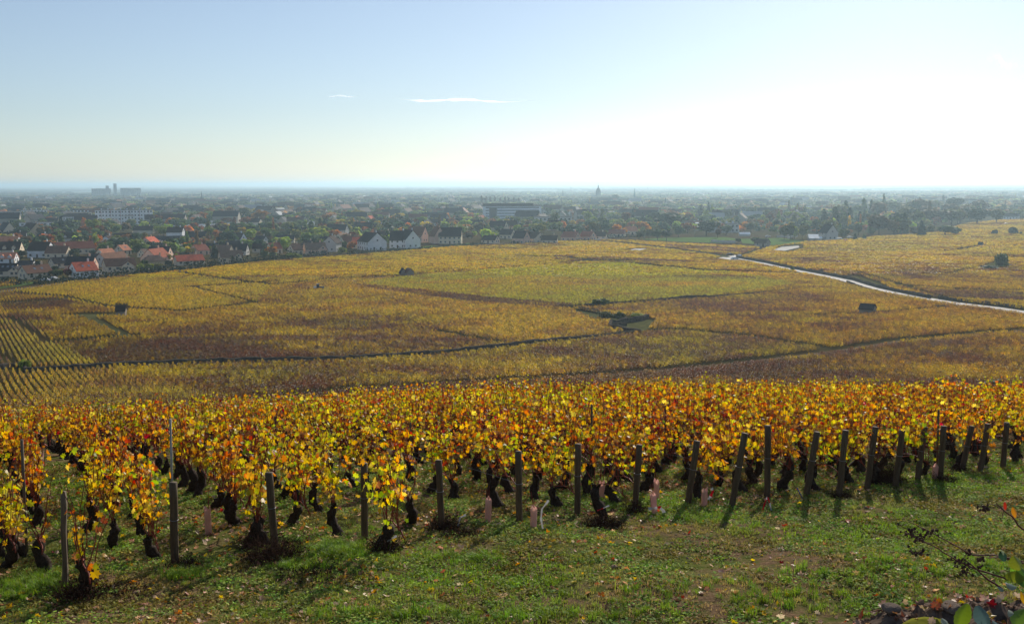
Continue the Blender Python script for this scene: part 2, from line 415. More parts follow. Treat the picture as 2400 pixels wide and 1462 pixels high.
# ---------------------------------------------------------------- leaves
M_VLEAF = leaf_mat('vine_leaf', 'mesh', 0.52, 0.018, 0.25)
M_BARK = mat('vine_bark', (0.040, 0.028, 0.021), 0.95, 34, 0.7, 1.0)
M_CANE = mat('vine_cane', (0.22, 0.050, 0.032), 0.6, 12, 0.4)
LOBES = np.array([(0,-0.12),(0.30,-0.52),(0.62,-0.38),(0.52,-0.08),(0.98,0.12),(0.66,0.34),(0.70,0.80),(0.30,0.66),(0,1.12),
                  (-0.30,0.66),(-0.70,0.80),(-0.66,0.34),(-0.98,0.12),(-0.52,-0.08),(-0.62,-0.38),(-0.30,-0.52)])
LPAL = {'y': [(0.58,0.52,0.04),(0.70,0.46,0.03),(0.66,0.50,0.05),(0.50,0.44,0.04),(0.34,0.36,0.03),(0.68,0.36,0.03),(0.72,0.54,0.10)],
        'o': [(0.68,0.36,0.03),(0.66,0.27,0.03),(0.58,0.20,0.03),(0.62,0.38,0.05),(0.50,0.14,0.03),(0.70,0.32,0.06)],
        'r': [(0.55,0.05,0.03),(0.62,0.13,0.03),(0.42,0.04,0.03),(0.70,0.25,0.05)],
        'b': [(0.24,0.09,0.035),(0.32,0.16,0.06),(0.16,0.06,0.03)],
        'g': [(0.20,0.30,0.03),(0.30,0.38,0.04),(0.42,0.46,0.05)]}
def leaf_cols(n, mixw):
    ks = list(mixw); p = np.array([mixw[k] for k in ks], float); p /= p.sum()
    out = np.zeros((n,3))
    for i, k in enumerate(rng.choice(len(ks), n, p=p)): out[i] = LPAL[ks[k]][rng.integers(len(LPAL[ks[k]]))]
    return out*rng.uniform(0.85, 1.12, (n,1))
def leaf_geo(P, N, size, cols, hang=0.6):
    """lobed leaves at P with normals N: every leaf a fan around its centre, cupped along the midrib"""
    n = len(P); N = N/np.linalg.norm(N, axis=1, keepdims=True)
    up = np.tile([0,0,-1.0], (n,1))+rng.normal(0, 0.5, (n,3)); t_ = up-(up*N).sum(1, keepdims=True)*N; t_ /= np.linalg.norm(t_, axis=1, keepdims=True)+1e-9
    b_ = np.cross(N, t_); K = len(LOBES)
    fold = rng.uniform(0.12, 0.5, n); curl = rng.uniform(-0.25, 0.35, n)
    L = np.vstack([[(0, 0.22)], LOBES]); wob = 1+rng.uniform(-0.12, 0.12, (n, K+1))
    x = L[None,:,0]*wob; y = L[None,:,1]*wob; z = -np.abs(x)*fold[:,None]+y*y*curl[:,None]
    V = P[:,None]+size[:,None,None]*(x[...,None]*b_[:,None]+y[...,None]*t_[:,None]+z[...,None]*N[:,None])
    idx = np.arange(K); f = np.stack([np.zeros(K, int), 1+idx, 1+(idx+1) % K], -1)
    F = (np.arange(n)[:,None,None]*(K+1)+f[None]).reshape(-1,3)
    edge = np.ones((n, K+1, 3)); e = rng.uniform(0, 1, n) < 0.35
    edge[e, 1:, :] = np.array([1.0, 0.72, 0.8])
    edge[:, 0, :] *= np.array([0.95, 1.05, 0.9])
    col = (cols[:,None]*edge).reshape(-1,3)
    return V.reshape(-1,3), F, col
def make_vine(seed, mixw, nshoot=9, lpers=10, lean=0.2, low=0.5):
    """returns trunk mesh, cane mesh, foliage mesh, (leaf positions ...) ; row runs along local x"""
    random.seed(seed); g = np.random.default_rng(seed)
    th = random.uniform(0.30, 0.46); tx, ty = random.uniform(-0.2, 0.2), random.uniform(-0.06, 0.06)
    tb = MB(); K = 9; pts = []; rad = []
    bx, ph = random.uniform(-0.07, 0.07), random.uniform(0, 6.28)
    for i in range(K):
        f = i/(K-1)
        pts.append((tx*f+bx*math.sin(f*5+ph)-bx*math.sin(ph), ty*f+0.04*math.sin(f*6+ph*2)-0.04*math.sin(ph*2), -0.06+(th+0.06)*f)); rad.append((0.088-0.030*f)*random.uniform(0.78, 1.3))
    rad[-1] = 0.055; tb.tube(pts, rad, 10, 0, (1,1,1), 0.28)
    head = Vector(pts[-1])
    for k in range(3):
        a = random.uniform(0, 6.28); tb.tube([head-Vector((0,0,0.03)), head+Vector((math.cos(a)*0.06, math.sin(a)*0.03, 0.03)), head+Vector((math.cos(a)*0.10, math.sin(a)*0.04, 0.08))], [0.028,0.022,0.012], 6, 0, (1,1,1), 0.2)
    cb = MB(); s = random.choice((-1, 1))
    arm = [head+Vector((s*0.75*f, 0.02*math.sin(9*f), 0.05+0.10*math.sin(f*3.1)-0.02*f)) for f in np.linspace(0, 1, 6)]
    cb.tube(arm, 0.009, 5)
    LP = []; LN = []; LS = []
    for k in range(nshoot):
        f = k/(nshoot-1); st = head.lerp(arm[-1], max(0, f*1.05-0.2)) if f > 0.35 else head.copy()
        if f > 0.35: st.z = arm[min(5, int(f*5))].z
        top = random.uniform(1.0, 1.5); ex = random.uniform(-0.30, 0.30)+(0 if f > 0.35 else -s*random.uniform(0, 0.4)); ey = random.uniform(-lean-0.10, lean+0.10)
        n = 7; sh = []
        for i in range(n+1):
            q = i/n; sh.append(Vector((st.x+ex*q+0.03*math.sin(q*9+k), st.y+ey*q+0.02*math.sin(q*7+2*k), st.z+(top-st.z)*q)))
        cb.tube(sh, [0.0072-0.0038*i/n for i in range(n+1)], 4, caps=False)
        for j in range(lpers):
            q = random.uniform(0, .94)**0.8; z = st.z+(top-st.z)*q
            if z < low: continue
            i = min(n-1, int(q*n)); p = sh[i].lerp(sh[i+1], q*n-i)
            a = random.uniform(0, 6.28); r = random.uniform(0.03, 0.14)
            LP.append((p.x+math.cos(a)*r*1.2, p.y+math.sin(a)*r, p.z+random.uniform(-0.05, 0.05)))
            LN.append((math.cos(a)+g.normal(0, 0.5), math.sin(a)+g.normal(0, 0.5), 0.45+g.normal(0, 0.45))); LS.append(random.uniform(0.034, 0.084)*(1.12-0.38*q))
        if random.random() < 0.16:            # lateral hanging shoot with leaves
            for j in range(5):
                LP.append((sh[3].x+random.uniform(-0.2, 0.2), sh[3].y+random.uniform(-0.2, 0.2), random.uniform(0.42, 0.9)))
                LN.append((g.normal(), g.normal(), 0.5)); LS.append(random.uniform(0.035, 0.06))
    LP, LN, LS = np.array(LP), np.array(LN), np.array(LS)
    cols = leaf_cols(len(LP), mixw)
    return tb, cb, LP, LN, LS, cols
MIXES = [({'y':6,'g':2.2,'o':1.6}, 'greenish leaves'), ({'y':5,'o':4,'g':1,'r':0.3}, 'mixed leaves'),
         ({'o':6,'y':3,'r':0.5,'b':1}, 'orange leaves'), ({'o':4,'y':2,'r':2.2,'b':2}, 'red leaves'),
         ({'y':6,'g':3.5,'o':0.8}, 'yellow-green leaves'), ({'y':5,'o':5,'b':1.5,'r':0.5}, 'golden leaves'),
         ({'y':6,'o':3,'g':1.5,'b':1}, 'gold leaves'), ({'o':5,'y':4,'b':2,'r':1}, 'brownish leaves'),
         ({'y':7,'g':1,'o':3}, 'yellow leaves'), ({'o':6,'y':2,'r':1.5,'b':2}, 'rusty leaves')]
VV = []
for k, (mx, ds) in enumerate(MIXES):
    mx = dict(mx); mx['b'] = mx.get('b', 0)+1.1; mx['y'] = mx.get('y', 0)+1.0
    tb, cb, LP, LN, LS, cols = make_vine(100+k, mx, 13 if k % 3 else 11, 8, 0.17, 0.68)
    V, F, col = leaf_geo(LP, LN, LS*1.0, cols)
    fol = tri_mesh('vine_foliage_%02d' % k, V, F, M_VLEAF, col)
    VV.append(dict(t=tb.mesh('vine_trunk_%02d' % k, M_BARK), c=cb.mesh('vine_cane_%02d' % k, M_CANE), f=fol, d=ds))
# bare ones, few leaves
for k in range(3):
    tb, cb, LP, LN, LS, cols = make_vine(140+k, {'y':7,'o':2,'b':1}, 8, 2+2*k)
    V, F, col = leaf_geo(LP, LN, LS*.75, cols)
    VV.append(dict(t=tb.mesh('vine_trunk_b%d' % k, M_BARK), c=cb.mesh('vine_cane_b%d' % k, M_CANE), f=tri_mesh('vine_foliage_b%d' % k, V, F, M_VLEAF, col), d='bare red canes'))
def joined(v, name):
    """trunk, canes and foliage of one variant in one mesh, for the mass beyond the individual vines"""
    Vs = []; Fs = []; mi = []; cs = []; off = 0
    for k, key in enumerate(('t', 'c', 'f')):
        me = v[key]; co = np.zeros(len(me.vertices)*3, np.float32); me.vertices.foreach_get('co', co); Vs.append(co.reshape(-1,3))
        cc = np.zeros(len(me.vertices)*4, np.float32); me.attributes['Col'].data.foreach_get('color', cc); cs.append(cc.reshape(-1,4)[:,:3])
        me.calc_loop_triangles(); tr = np.zeros(len(me.loop_triangles)*3, np.int32); me.loop_triangles.foreach_get('vertices', tr)
        Fs.append(tr.reshape(-1,3)+off); mi += [k]*(len(tr)//3); off += len(me.vertices)
    return tri_mesh(name, np.vstack(Vs), np.vstack(Fs), [M_BARK, M_CANE, M_VLEAF], np.vstack(cs), mi)

# ---------------------------------------------------------------- end posts (measured foot and head of each in the photo)
POSTS = [((155,1372),(150,1150)),((410,1325),(406,1130)),((645,1290),(630,1107)),((855,1265),(853,1085)),((1035,1240),(1028,1078)),
 ((1217,1225),(1215,1057)),((1353,1205),(1355,1040)),((1488,1192),(1499,1042)),((1612,1180),(1634,1033)),((1715,1188),(1746,1015)),
 ((1798,1165),(1800,997)),((1890,1160),(1915,1012)),((1966,1165),(1982,1008)),((2032,1145),(2052,1000)),((2098,1140),(2115,1008)),
 ((2150,1125),(2168,1000)),((2203,1125),(2212,998)),((2254,1103),(2278,998)),((2297,1105),(2315,993)),((2350,1095),(2360,990))]
RD = Vector((math.sin(R(-29)), math.cos(R(-29)), 0)); RANG = math.atan2(RD.y, RD.x)
pbase = [at(*a) for a, b in POSTS]
# far brow of the near vineyard: world line
BROW = [at(-300,1300)]
def brow_y(x): return float(np.interp(x, [-30,-11.3,0,15,40], [21.0,22.6,28.6,31.0,33.0]))
EXPL = [((190,1392),12,.0),((108,1340),10,.0),((40,1303),11,.0),((203,1243),4,.02),((272,1280),1,.0),((365,1312),8,.0),((690,1226),0,.0),
        ((795,1252),4,.0),((900,1285),0,0),((955,1222),11,0),((1170,1190),6,0),((1415,1212),10,0),((1640,1170),5,0)]
vines = []    # x, y, variant, distance
occ = []
for (p, v, _) in EXPL:
    q = at(*p); vines.append((q.x, q.y, v, q.y, True, -1, 0)); occ.append((q.x, q.y))
rowstarts = [p.copy() for p in pbase]
step_ = (pbase[19]-pbase[4])/15
for k in range(1, 26): rowstarts.append(pbase[19]+Vector((0.92*k, 0.42*k, 0)))
left = Vector((-0.86, -0.5, 0))
for ri, b in enumerate(rowstarts):
    s = 0.55 if ri < 20 else 0.4; kk_ = 0
    while s < 62:
        x, y = b.x+RD.x*s+random.uniform(-.06, .06), b.y+RD.y*s+random.uniform(-.06, .06)
        s += random.uniform(0.78, 1.02); kk_ += 1
        if y > brow_y(x)+22: break
        if abs(x) > 0.56*y+2.5: continue
        if any((x-a)**2+(y-c)**2 < 0.5 for a, c in occ) and ri < 12: continue
        red = vnoise(np.array([x/4.0]), np.array([y/4.0]), 5)[0]
        w = [3,2.2,1,.15,2.4,1.5,2,.8,2.4,.4] if y < 17 else [2,2.4,1.8,.4,1.8,2.4,2.4,1.2,2.2,.9]
        if red > 0.25: w = [.7,1.5,2.5,1.6,.5,1.6,1.5,2.2,1,2.2]
        v = random.choices(range(10), w)[0]
        if random.random() < (0.75 if ri < 2 and kk_ < 5 else 0.04): v = 10+random.randrange(3)
        vines.append((x, y, v, math.hypot(x, y), False, ri, kk_))
# rows that run on the left, starting outside the picture
for k in range(1, 9):
    b = pbase[1]+left*1.03*(k+1.0)
    s = 1.0; kk_ = 0
    while s < 50:
        x, y = b.x+RD.x*s, b.y+RD.y*s; s += random.uniform(.8, 1.05); kk_ += 1
        if y > brow_y(x)+22: break
        if abs(x) < 0.56*y+2.5 and x < -0.3*y: vines.append((x, y, random.choice([10,11,12,4,11,12,6] if y < 17.5 else [0,1,4,5,6,8,2,11]), math.hypot(x, y), False, -k, kk_))
vines.sort(key=lambda a: a[3])
protos = {}
def vine_thing(v):
    r = empty('grapevine'); d = VV[v]
    link('trunk', d['t'], r); link('canes', d['c'], r); f = link('foliage', d['f'], r); f['kind'] = 'stuff'
    return r
POSTN = ['split weathered post at the left', 'tall round post second from the left', 'third post from the left', 'fourth post from the left', 'fifth post from the left', 'sixth post from the left']
names = {0: 'gnarled vine left of the split grey post, its long red canes leaning over the post', 1: 'low twisted vine stump just left of the split grey post', 2: 'bent vine trunk with bare red canes at the left edge of the photo',
 3: 'vine with an S-shaped dark trunk between the split post and the first round post', 4: 'vine with a thick leaning trunk behind the split post', 5: 'knotty upright vine trunk just left of the first round post',
 6: 'vine with a hooked trunk right of the second round post', 7: 'vine with a trunk leaning right between the second and third round posts', 8: 'vine wrapped in weeds right beside the third round post',
 9: 'young thin vine with bare canes left of the fourth round post', 10: 'vine with a trunk leaning right beyond the pink guard by the fifth post', 11: 'thin vine with a ribbon at its foot between the sixth and seventh round posts',
 12: 'vine behind the pink guard with the red ribbon'}
ek = {tuple(np.round(occ[i], 3)): i for i in range(len(occ))}
nind = 0; rest = []
leaf_units = []
for k in range(10):
    P0 = np.zeros((1,3)); V, F, col = leaf_geo(P0, np.array([[0,0,1.0]]), np.array([1.0]), leaf_cols(1, {'y':5,'o':3,'g':2,'r':.4}))
    leaf_units.append(tri_mesh('leaf_%d' % k, V, F, M_VLEAF, col))
ORD = ['', '1st', '2nd', '3rd']+['%dth' % k for k in range(4, 60)]
for (x, y, v, dd, ex, ri, kk_) in vines:
    z = float(gz(x, y)); rz = RANG+random.choice((0, math.pi))+random.uniform(-.12, .12); sc = random.uniform(0.9, 1.12)
    if nind < 300 and (nind < 295 or ex):
        if ex and v == 12: sc = 1.1
        r = vine_thing(v); r.location = (x, y, z); r.rotation_euler = (0,0,rz); r.scale = (sc, sc, sc*random.uniform(.95, 1.06))
        i = ek.get(tuple(np.round((x, y), 3))) if ex else None
        ds = VV[v]['d']
        zone = 'in the front of the near vineyard' if y < 19 else ('in the middle of the near vineyard' if y < 24 else 'towards the brow of the near vineyard')
        if i is not None:
            tag(r, names[i], 'grapevine', 'grapevines at the open end of the rows')
        elif 0 <= ri < 20: tag(r, 'grapevine with %s, %s behind the %s end post from the left' % (ds, ORD[kk_], ORD[ri+1]), 'grapevine', 'grapevines of the near vineyard')
        elif ri < 0: tag(r, 'grapevine with %s, %s along the %s row left of the split post' % (ds, ORD[kk_], ORD[-ri]), 'grapevine', 'grapevines of the near vineyard')
        elif ri >= 20: tag(r, 'grapevine with %s, %s along the %s row right of the last post' % (ds, ORD[kk_], ORD[ri-19]), 'grapevine', 'grapevines of the near vineyard')
        else: tag(r, 'grapevine with %s %s' % (ds, 'in the rows left of the posts' if x < 0 else 'in the rows right of the last post'), 'grapevine', 'grapevines with %s %s' % (ds, 'left' if x < 0 else 'right'))
        if nind < 26 and v < 10:            # its large outer leaves one by one
            for q in range(26):
                a = random.uniform(0, 6.28); e = Vector((random.uniform(-.5, .5), random.choice((-1, 1))*random.uniform(.1, .26), random.uniform(.72, 1.35)))
                lo = link('leaf', leaf_units[random.randrange(10)], r); s_ = random.uniform(.045, .072)
                nrm = Vector((random.gauss(0, .5), (1 if e.y > 0 else -1)+random.gauss(0, .4), random.uniform(-.2, .9)))
                lo.location = e; lo.rotation_euler = (nrm.to_track_quat('Z', 'Y')).to_euler(); lo.scale = (s_, s_, s_)
        nind += 1
    else: rest.append((x, y, z, v, rz, sc))
if rest:
    A = np.array(rest); jm = [joined(VV[v], 'vine_whole_%02d' % v) for v in range(13)]
    o = scatter('vineyard_vines', A[:,:3], jm, np.c_[np.zeros(len(A)), np.zeros(len(A)), A[:,4]], A[:,5], None, A[:,3].astype(int))
    tag(o, 'mass of orange and yellow vines running up to the brow of the near vineyard', 'grapevines', None, 'stuff')
print('near vines', nind, len(rest))

# ---------------------------------------------------------------- far vineyards: clumps with a colour for every vine
M_FLEAF = leaf_mat('far_vine_leaf', 'inst', 0.5, 0.012, 0.35, 0.5)
def far_clump(seed, n, L, W, H, sz):
    g = np.random.default_rng(seed)
    P = np.c_[g.uniform(-L/2, L/2, n), g.normal(0, W/2.6, n), 0.32+(H-0.32)*g.uniform(0, 1, n)**0.75]
    N = g.normal(0, 1, (n,3)); N[:,2] += 0.5; N /= np.linalg.norm(N, axis=1, keepdims=True)
    a = np.cross(N, g.normal(0, 1, (n,3))); a /= np.linalg.norm(a, axis=1, keepdims=True); b = np.cross(N, a)
    s = g.uniform(0.6, 1.3, (n,1))*sz
    V = np.stack([P-a*s*0.6-b*s*0.4, P+a*s*0.6-b*s*0.5, P+a*s*0.5+b*s*0.6, P-a*s*0.5+b*s*0.5], 1).reshape(-1,3)
    F = np.arange(4*n).reshape(-1,4); c = np.repeat(g.uniform(0.6, 1.25, (n,1))*np.array([[1,1,1]])*np.c_[np.ones(n), g.uniform(.85,1.1,n), g.uniform(.7,1.2,n)], 4, 0)
    nt = 3; tv = []; tf = []
    for k in range(nt):                       # short dark trunks
        x = (k-1)*L/3.2; q = len(V)+len(tv)
        tv += [(x-.05,-.04,-.1),(x+.05,-.04,-.1),(x+.03,.0,.6),(x-.03,.0,.6)]; tf.append([q,q+1,q+2,q+3])
    V = np.vstack([V, tv]); F = np.vstack([F, tf]); c = np.vstack([c, np.full((len(tv),3), 0.16)])
    return tri_mesh('far_vine_%d' % seed, V, F, M_FLEAF, c)
clump_a = [far_clump(200+k, 40, 0.85, 0.36, 1.25, 0.14) for k in range(4)]
clump_b = [far_clump(210+k, 34, 2.2, 0.9, 1.25, 0.32) for k in range(4)]
def rows(ang, sx, sy, x0, x1, y0, y1, jit=0.12):
    d = np.array([math.sin(ang), math.cos(ang)]); nrm = np.array([d[1], -d[0]])
    c = np.array([(x0+x1)/2, (y0+y1)/2]); Rr = 0.5*math.hypot(x1-x0, y1-y0)
    a = np.arange(-Rr, Rr, sx); b = np.arange(-Rr, Rr, sy); A, B = np.meshgrid(a, b, indexing='ij')
    B = B+rng.uniform(-jit, jit, B.shape)*sy*2; A = A+rng.normal(0, 0.05, A.shape)*sx
    P = c+A.reshape(-1,1)*nrm+B.reshape(-1,1)*d
    return P[(P[:,0] > x0) & (P[:,0] < x1) & (P[:,1] > y0) & (P[:,1] < y1)]
near = rows(R(-29), 1.0, 0.95, -300, 300, 62, 430)
farp = rows(R(-29), 2.2, 2.3, -900, 1100, 430, 1500, 0.2)
mid = rows(R(-29), 1.5, 1.6, -380, 380, 430, 620, 0.2)
farp = farp[farp[:,1] > 620]
P = np.vstack([near, mid, farp]); kind = np.r_[np.zeros(len(near)), np.ones(len(mid)), np.full(len(farp), 2)]
keep = np.abs(P[:,0]) < 0.60*P[:,1]+15
P, kind = P[keep], kind[keep]
Z = gz(P[:,0], P[:,1]); px, py = proj(np.c_[P, Z])
# the vineyards end along the village lane on the left and the park and wood on the right
FIELD = [(-300,722),(-40,690),(0,684),(150,664),(300,647),(450,633),(600,616),(760,604),(900,592),(1050,580),(1200,574),(1290,568),(1380,562),(1500,566),
         (1600,572),(1720,577),(1790,581),(1835,576),(1890,568),(1960,565),(2050,556),(2140,551),(2200,545),(2260,525),(2340,517),(2400,515),(2500,512),(2700,510),(2700,1462),(-300,1462)]
k1 = inpoly(px, py, FIELD)
k1 |= inpoly(px, py, [(0,663),(30,661),(50,664),(30,672),(0,675)])
GAPS = [([(30,688),(150,697),(260,722),(420,733),(600,712)],1.6),([(420,640),(640,670),(790,655),(940,648)],1.8),([(940,648),(1200,628),(1380,612),(1470,612)],2.2),
 ([(600,712),(450,675)],1.2),([(450,675),(640,662)],1.4),([(0,712),(130,705)],1.5),([(20,745),(115,806),(300,790)],1.4),([(1480,618),(1650,635),(1860,642)],2.6),([(1225,602),(1330,605),(1400,612)],2),
 ([(1020,778),(1170,805)],.9),([(1960,822),(1750,790),(1600,776),(1500,777)],1.1),([(1900,742),(2020,737),(2250,720)],1.0),([(1660,700),(1850,682)],1.4),([(1330,722),(1400,718),(1660,700)],1.4),
 ([(0,868),(70,872),(250,862),(480,852),(700,848),(820,845)],1.3),([(820,845),(1000,835),(1150,820),(1250,808),(1400,792),(1500,780)],1.3),([(1850,590),(1990,594),(2150,600),(2420,606)],3.5),
 ([(2210,590),(2300,577)],4),([(2220,558),(2420,560)],5),([(2300,577),(2420,575)],3),([(2220,645),(2290,628)],2),([(1800,578),(1720,606)],4),([(1900,636),(2010,640),(2100,665),(2220,700),(2420,708)],1.6),([(2100,670),(2250,680),(2420,684)],1.6),([(0,835),(55,862)],.9)]
for g_, w_ in GAPS:                  # a path that crosses the view must be wide to show behind the vines in front of it
    L_ = line(g_)
    for a_, b_ in zip(L_, L_[1:]):
        m_ = (a_+b_)/2; cr_ = abs((b_.x-a_.x)*m_.y-(b_.y-a_.y)*m_.x)/((b_-a_).to_2d().length*m_.to_2d().length+1e-6)
        k1 &= dist_poly(P, [a_, b_]) > w_*(.55+.45*cr_)+(1.0+P[:,1]*.005)*cr_**1.5
k1 &= dist_poly(P, road_w) > 5.4; k1 &= dist_poly(P, road2_w) > 5.5; k1 &= dist_poly(P, pathn_w) > 2.9; k1 &= dist_poly(P, edge_w) > 3.5
for poly in ([(140,741),(195,747),(300,742),(300,735),(195,735)],[(190,744),(288,791),(324,793),(222,744)],[(1426,744),(1434,774),(1498,786),(1522,772),(1540,751),(1505,744)],
             [(1330,724),(1420,738),(1480,744),(1440,756),(1385,750)],[(1672,607),(1722,597),(1750,606),(1722,614)],[(1808,589),(1830,577),(1882,573),(1885,583),(1845,594)],
             [(1970,647),(2040,669),(2085,686),(2115,692),(2060,662),(2010,645)],[(2285,629),(2335,634),(2375,622),(2330,612)],[(1455,588),(1490,582),(1525,583),(1505,590)],[(268,745),(300,745),(300,715),(268,715)]):
    k1 &= ~inpoly(px, py, poly)
P, Z, px, py, kind = P[k1], Z[k1], px[k1], py[k1], kind[k1]
# colour of every vine: parcels, and patches that follow the soil
n1 = vnoise(P[:,0]/38, P[:,1]/30, 1); n2 = vnoise(P[:,0]/11, P[:,1]/9, 2); n3 = rng.uniform(-1, 1, len(P)); n4 = vnoise(P[:,0]/3.2, P[:,1]/3.2, 3)
cr, sr = math.cos(R(-29)), math.sin(R(-29))
u = P[:,0]*cr-P[:,1]*sr; s1 = vnoise(u/6, (P[:,0]*sr+P[:,1]*cr)/60, 8)
YEL = np.array([0.49,0.335,0.028]); GRN = np.array([0.35,0.325,0.028]); BRN = np.array([0.115,0.058,0.030]); ORG = np.array([0.44,0.205,0.033]); OLV = np.array([0.34,0.25,0.035]); RED = np.array([0.165,0.062,0.033])
b = np.full(len(P), 0.36)            # share of brown, bare vines
g = np.full(len(P), 0.15); o_ = np.full(len(P), 0.25)
def zone(poly, bb=None, gg=None, oo=None):
    m = inpoly(px, py, poly)
    if bb is not None: b[m] = bb
    if gg is not None: g[m] = gg
    if oo is not None: o_[m] = oo
zone([(-300,722),(420,640),(600,616),(940,590),(940,648),(640,670),(600,712),(420,735),(260,722),(30,688)], .12, .35, .12)
zone([(420,640),(600,616),(1380,562),(1700,600),(1500,625),(940,648),(640,670)], .22, .25, .18)
zone([(640,670),(820,668),(1330,722),(1100,740),(600,712)], .25, .15, .42)
zone([(850,668),(940,652),(1200,632),(1480,616),(1720,640),(1870,668),(1660,698),(1400,716),(1330,720),(1100,700)], .10, .85, .06)
zone([(960,668),(1240,650),(1450,662),(1760,668),(1600,676),(1250,674)], .12, .35, .3)
zone([(820,668),(1000,684),(1150,701),(1350,718),(1340,727),(1100,712),(880,682)], .72, .05, .5)
zone([(0,712),(130,700),(250,726),(285,740),(190,742),(300,790),(115,806),(20,745)], .72, .05, .3)
zone([(120,745),(190,745),(290,790),(180,800)], .45, .1, .3)
zone([(160,860),(60,750),(320,792),(600,740),(1000,770),(1240,806),(820,842),(480,850)], .52, .2, .2)
zone([(260,800),(700,790),(1100,800),(1150,818),(820,842),(480,852),(220,862)], .74, .15, .15)
zone([(-100,690),(115,806),(250,866),(-100,880)], .25, .45, .1)
zone([(-100,800),(0,830),(50,862),(-100,866)], .85, .0, .3)
zone([(-300,870),(820,848),(1500,785),(1960,824),(820,915),(600,960),(-300,960)], .38, .3, .18)
zone([(900,850),(1400,800),(1900,815),(1500,850)], .5, .25, .2)
zone([(600,940),(1150,900),(1960,826),(2400,780),(2500,900),(2500,960),(600,960)], .62, .12, .5)
zone([(1350,725),(1870,684),(2400,735),(2400,772),(1960,820),(1500,776)], .36, .15, .42)
zone([(1500,740),(1870,684),(2020,735),(2250,722),(2000,755)], .48, .08, .55)
zone([(1730,612),(1990,600),(2400,610),(2400,700),(2210,690),(2000,650)], .42, .15, .4)
zone([(1400,566),(1700,580),(1960,566),(2400,525),(2400,600),(1850,590)], .3, .4, .2)
zone([(1560,575),(1780,584),(1740,596),(1560,584)], .7, .1, .4)
zone([(1850,598),(2300,608),(2330,625),(2000,618)], .35, .25, .3)
zone([(2050,632),(2400,650),(2400,664),(2150,655)], .7, .05, .3)
zone([(2100,675),(2400,690),(2400,705),(2200,700)], .8, .05, .4)
for poly, bb in (([(1300,600),(1500,608),(1700,618),(1500,622),(1300,612)],.6),([(1080,575),(1300,572),(1380,590),(1150,590)],.45),([(1500,640),(1720,648),(1850,662),(1600,655)],.5)): zone(poly, bb)
th_ = b+0.26*n1+0.22*n2+np.where(kind > 0, .12, .2)*n3+0.15*n4+0.10*s1
brown = 1/(1+np.exp(-(th_-0.52)*9))[:,None]
base = YEL+(GRN-YEL)*np.clip(g+0.35*n1+0.2*n3, 0, 1)[:,None]
base = base+(ORG-base)*np.clip(o_+0.3*n2+0.25*n4-0.1, 0, 1)[:,None]
bcol = BRN+(RED-BRN)*np.clip(0.4+0.6*n2, 0, 1)[:,None]
tint = base*1.22*(1-brown)+bcol*brown
tint *= np.where(rng.uniform(0, 1, len(P)) < .06, .5, 1)[:,None]*(1+np.where(kind > 0, .12, .2)*rng.uniform(-1, 1, len(P)))[:,None]
sc = np.where(kind == 0, 1.0, np.where(kind == 1, 0.8, 1.0))*rng.uniform(0.82, 1.15, len(P))
zs = sc*.9*np.where(kind == 1, 1.2, 1.0)*np.where(brown[:,0] > .6, 0.9, 1)
rz = math.pi/2+R(29)+rng.normal(0, .1, len(P))
crisp = inpoly(px, py, [(-400,700),(0,740),(60,750),(130,806),(260,868),(620,960),(-400,960)])
scy = np.where(crisp, .55, 1.0)*sc; scx = np.where(crisp, 1.25, 1.0)*sc; rz = np.where(crisp, math.pi/2+R(29), rz)
for kk, (nm, cl, lb, msk) in enumerate((('vineyard_vines', clump_a, 'nearer golden and brown vine rows covering the slope below the brow', kind == 0), ('vineyard_vines', clump_b, 'farther golden vine rows between the village lane and the wood', kind > 0))):
    n = int(msk.sum())
    o = scatter(nm, np.c_[P, Z][msk], cl, np.c_[np.zeros(n), np.zeros(n), rz[msk]], np.c_[scx, scy, zs][msk], tint[msk])
    tag(o, lb, 'grapevines', None, 'stuff'); print(nm, n)
# ---------------------------------------------------------------- posts, stakes, guards, ribbons
def post_mat(name, a, b):
    t = NT(name); co = t.objc()
    mp = t.n('ShaderNodeMapping'); mp.inputs['Scale'].default_value = (22, 22, 1.6); t.l(co, mp.inputs[0])
    f = t.noise(1.0, 5, mp.outputs[0], 0.7); g = t.noise(3.0, 3, co)
    c = t.mix(t.ramp(f, [(0.3, 0.0), (0.7, 1.0)]), a, b); c = t.mix(t.ramp(g, [(0.5, 0.0), (0.8, 0.3)]), c, (0.08, 0.085, 0.04))
    return t.done(t.princ(c, 0.85, f, 0.6, 0.2))
M_POST = post_mat('treated_post_wood', (0.055, 0.038, 0.025), (0.18, 0.125, 0.078))
M_OLDW = post_mat('grey_split_wood', (0.08, 0.06, 0.042), (0.24, 0.19, 0.14))
M_WIRE = mat('wire_steel', (0.25, 0.25, 0.25), 0.4, spec=0.5, metal=0.8)
M_STAKE = mat('galvanised_stake', (0.30, 0.30, 0.27), 0.5, 8, 0.2, spec=0.4)
def cyl_post(rad, H, seed, square=False):
    random.seed(seed); mb = MB(); n = 14 if not square else 4
    pts = [(0.004*math.sin(3*k+seed), 0.003*math.cos(2*k+seed), z) for k, z in enumerate(np.linspace(-0.12, H, 7))]
    if square:
        zz = np.linspace(-.12, H, 9); mb.tube([(-rad*.5+.006*math.sin(z_*7), .004*math.cos(z_*9), z_) for z_ in zz], [rad*random.uniform(.62, .78) for _ in zz], 5, 0, (1,1,1), .10); mb.tube([(rad*.55+.008*math.sin(z_*5+1), .004*math.sin(z_*8), z_*.93) for z_ in zz], [rad*random.uniform(.45, .62) for _ in zz], 4, 0, (1,1,1), .12)
    else: mb.tube(pts, [rad*random.uniform(.97, 1.03) for _ in pts], n, 0, (1,1,1), 0.015)
    return mb
ptops = []
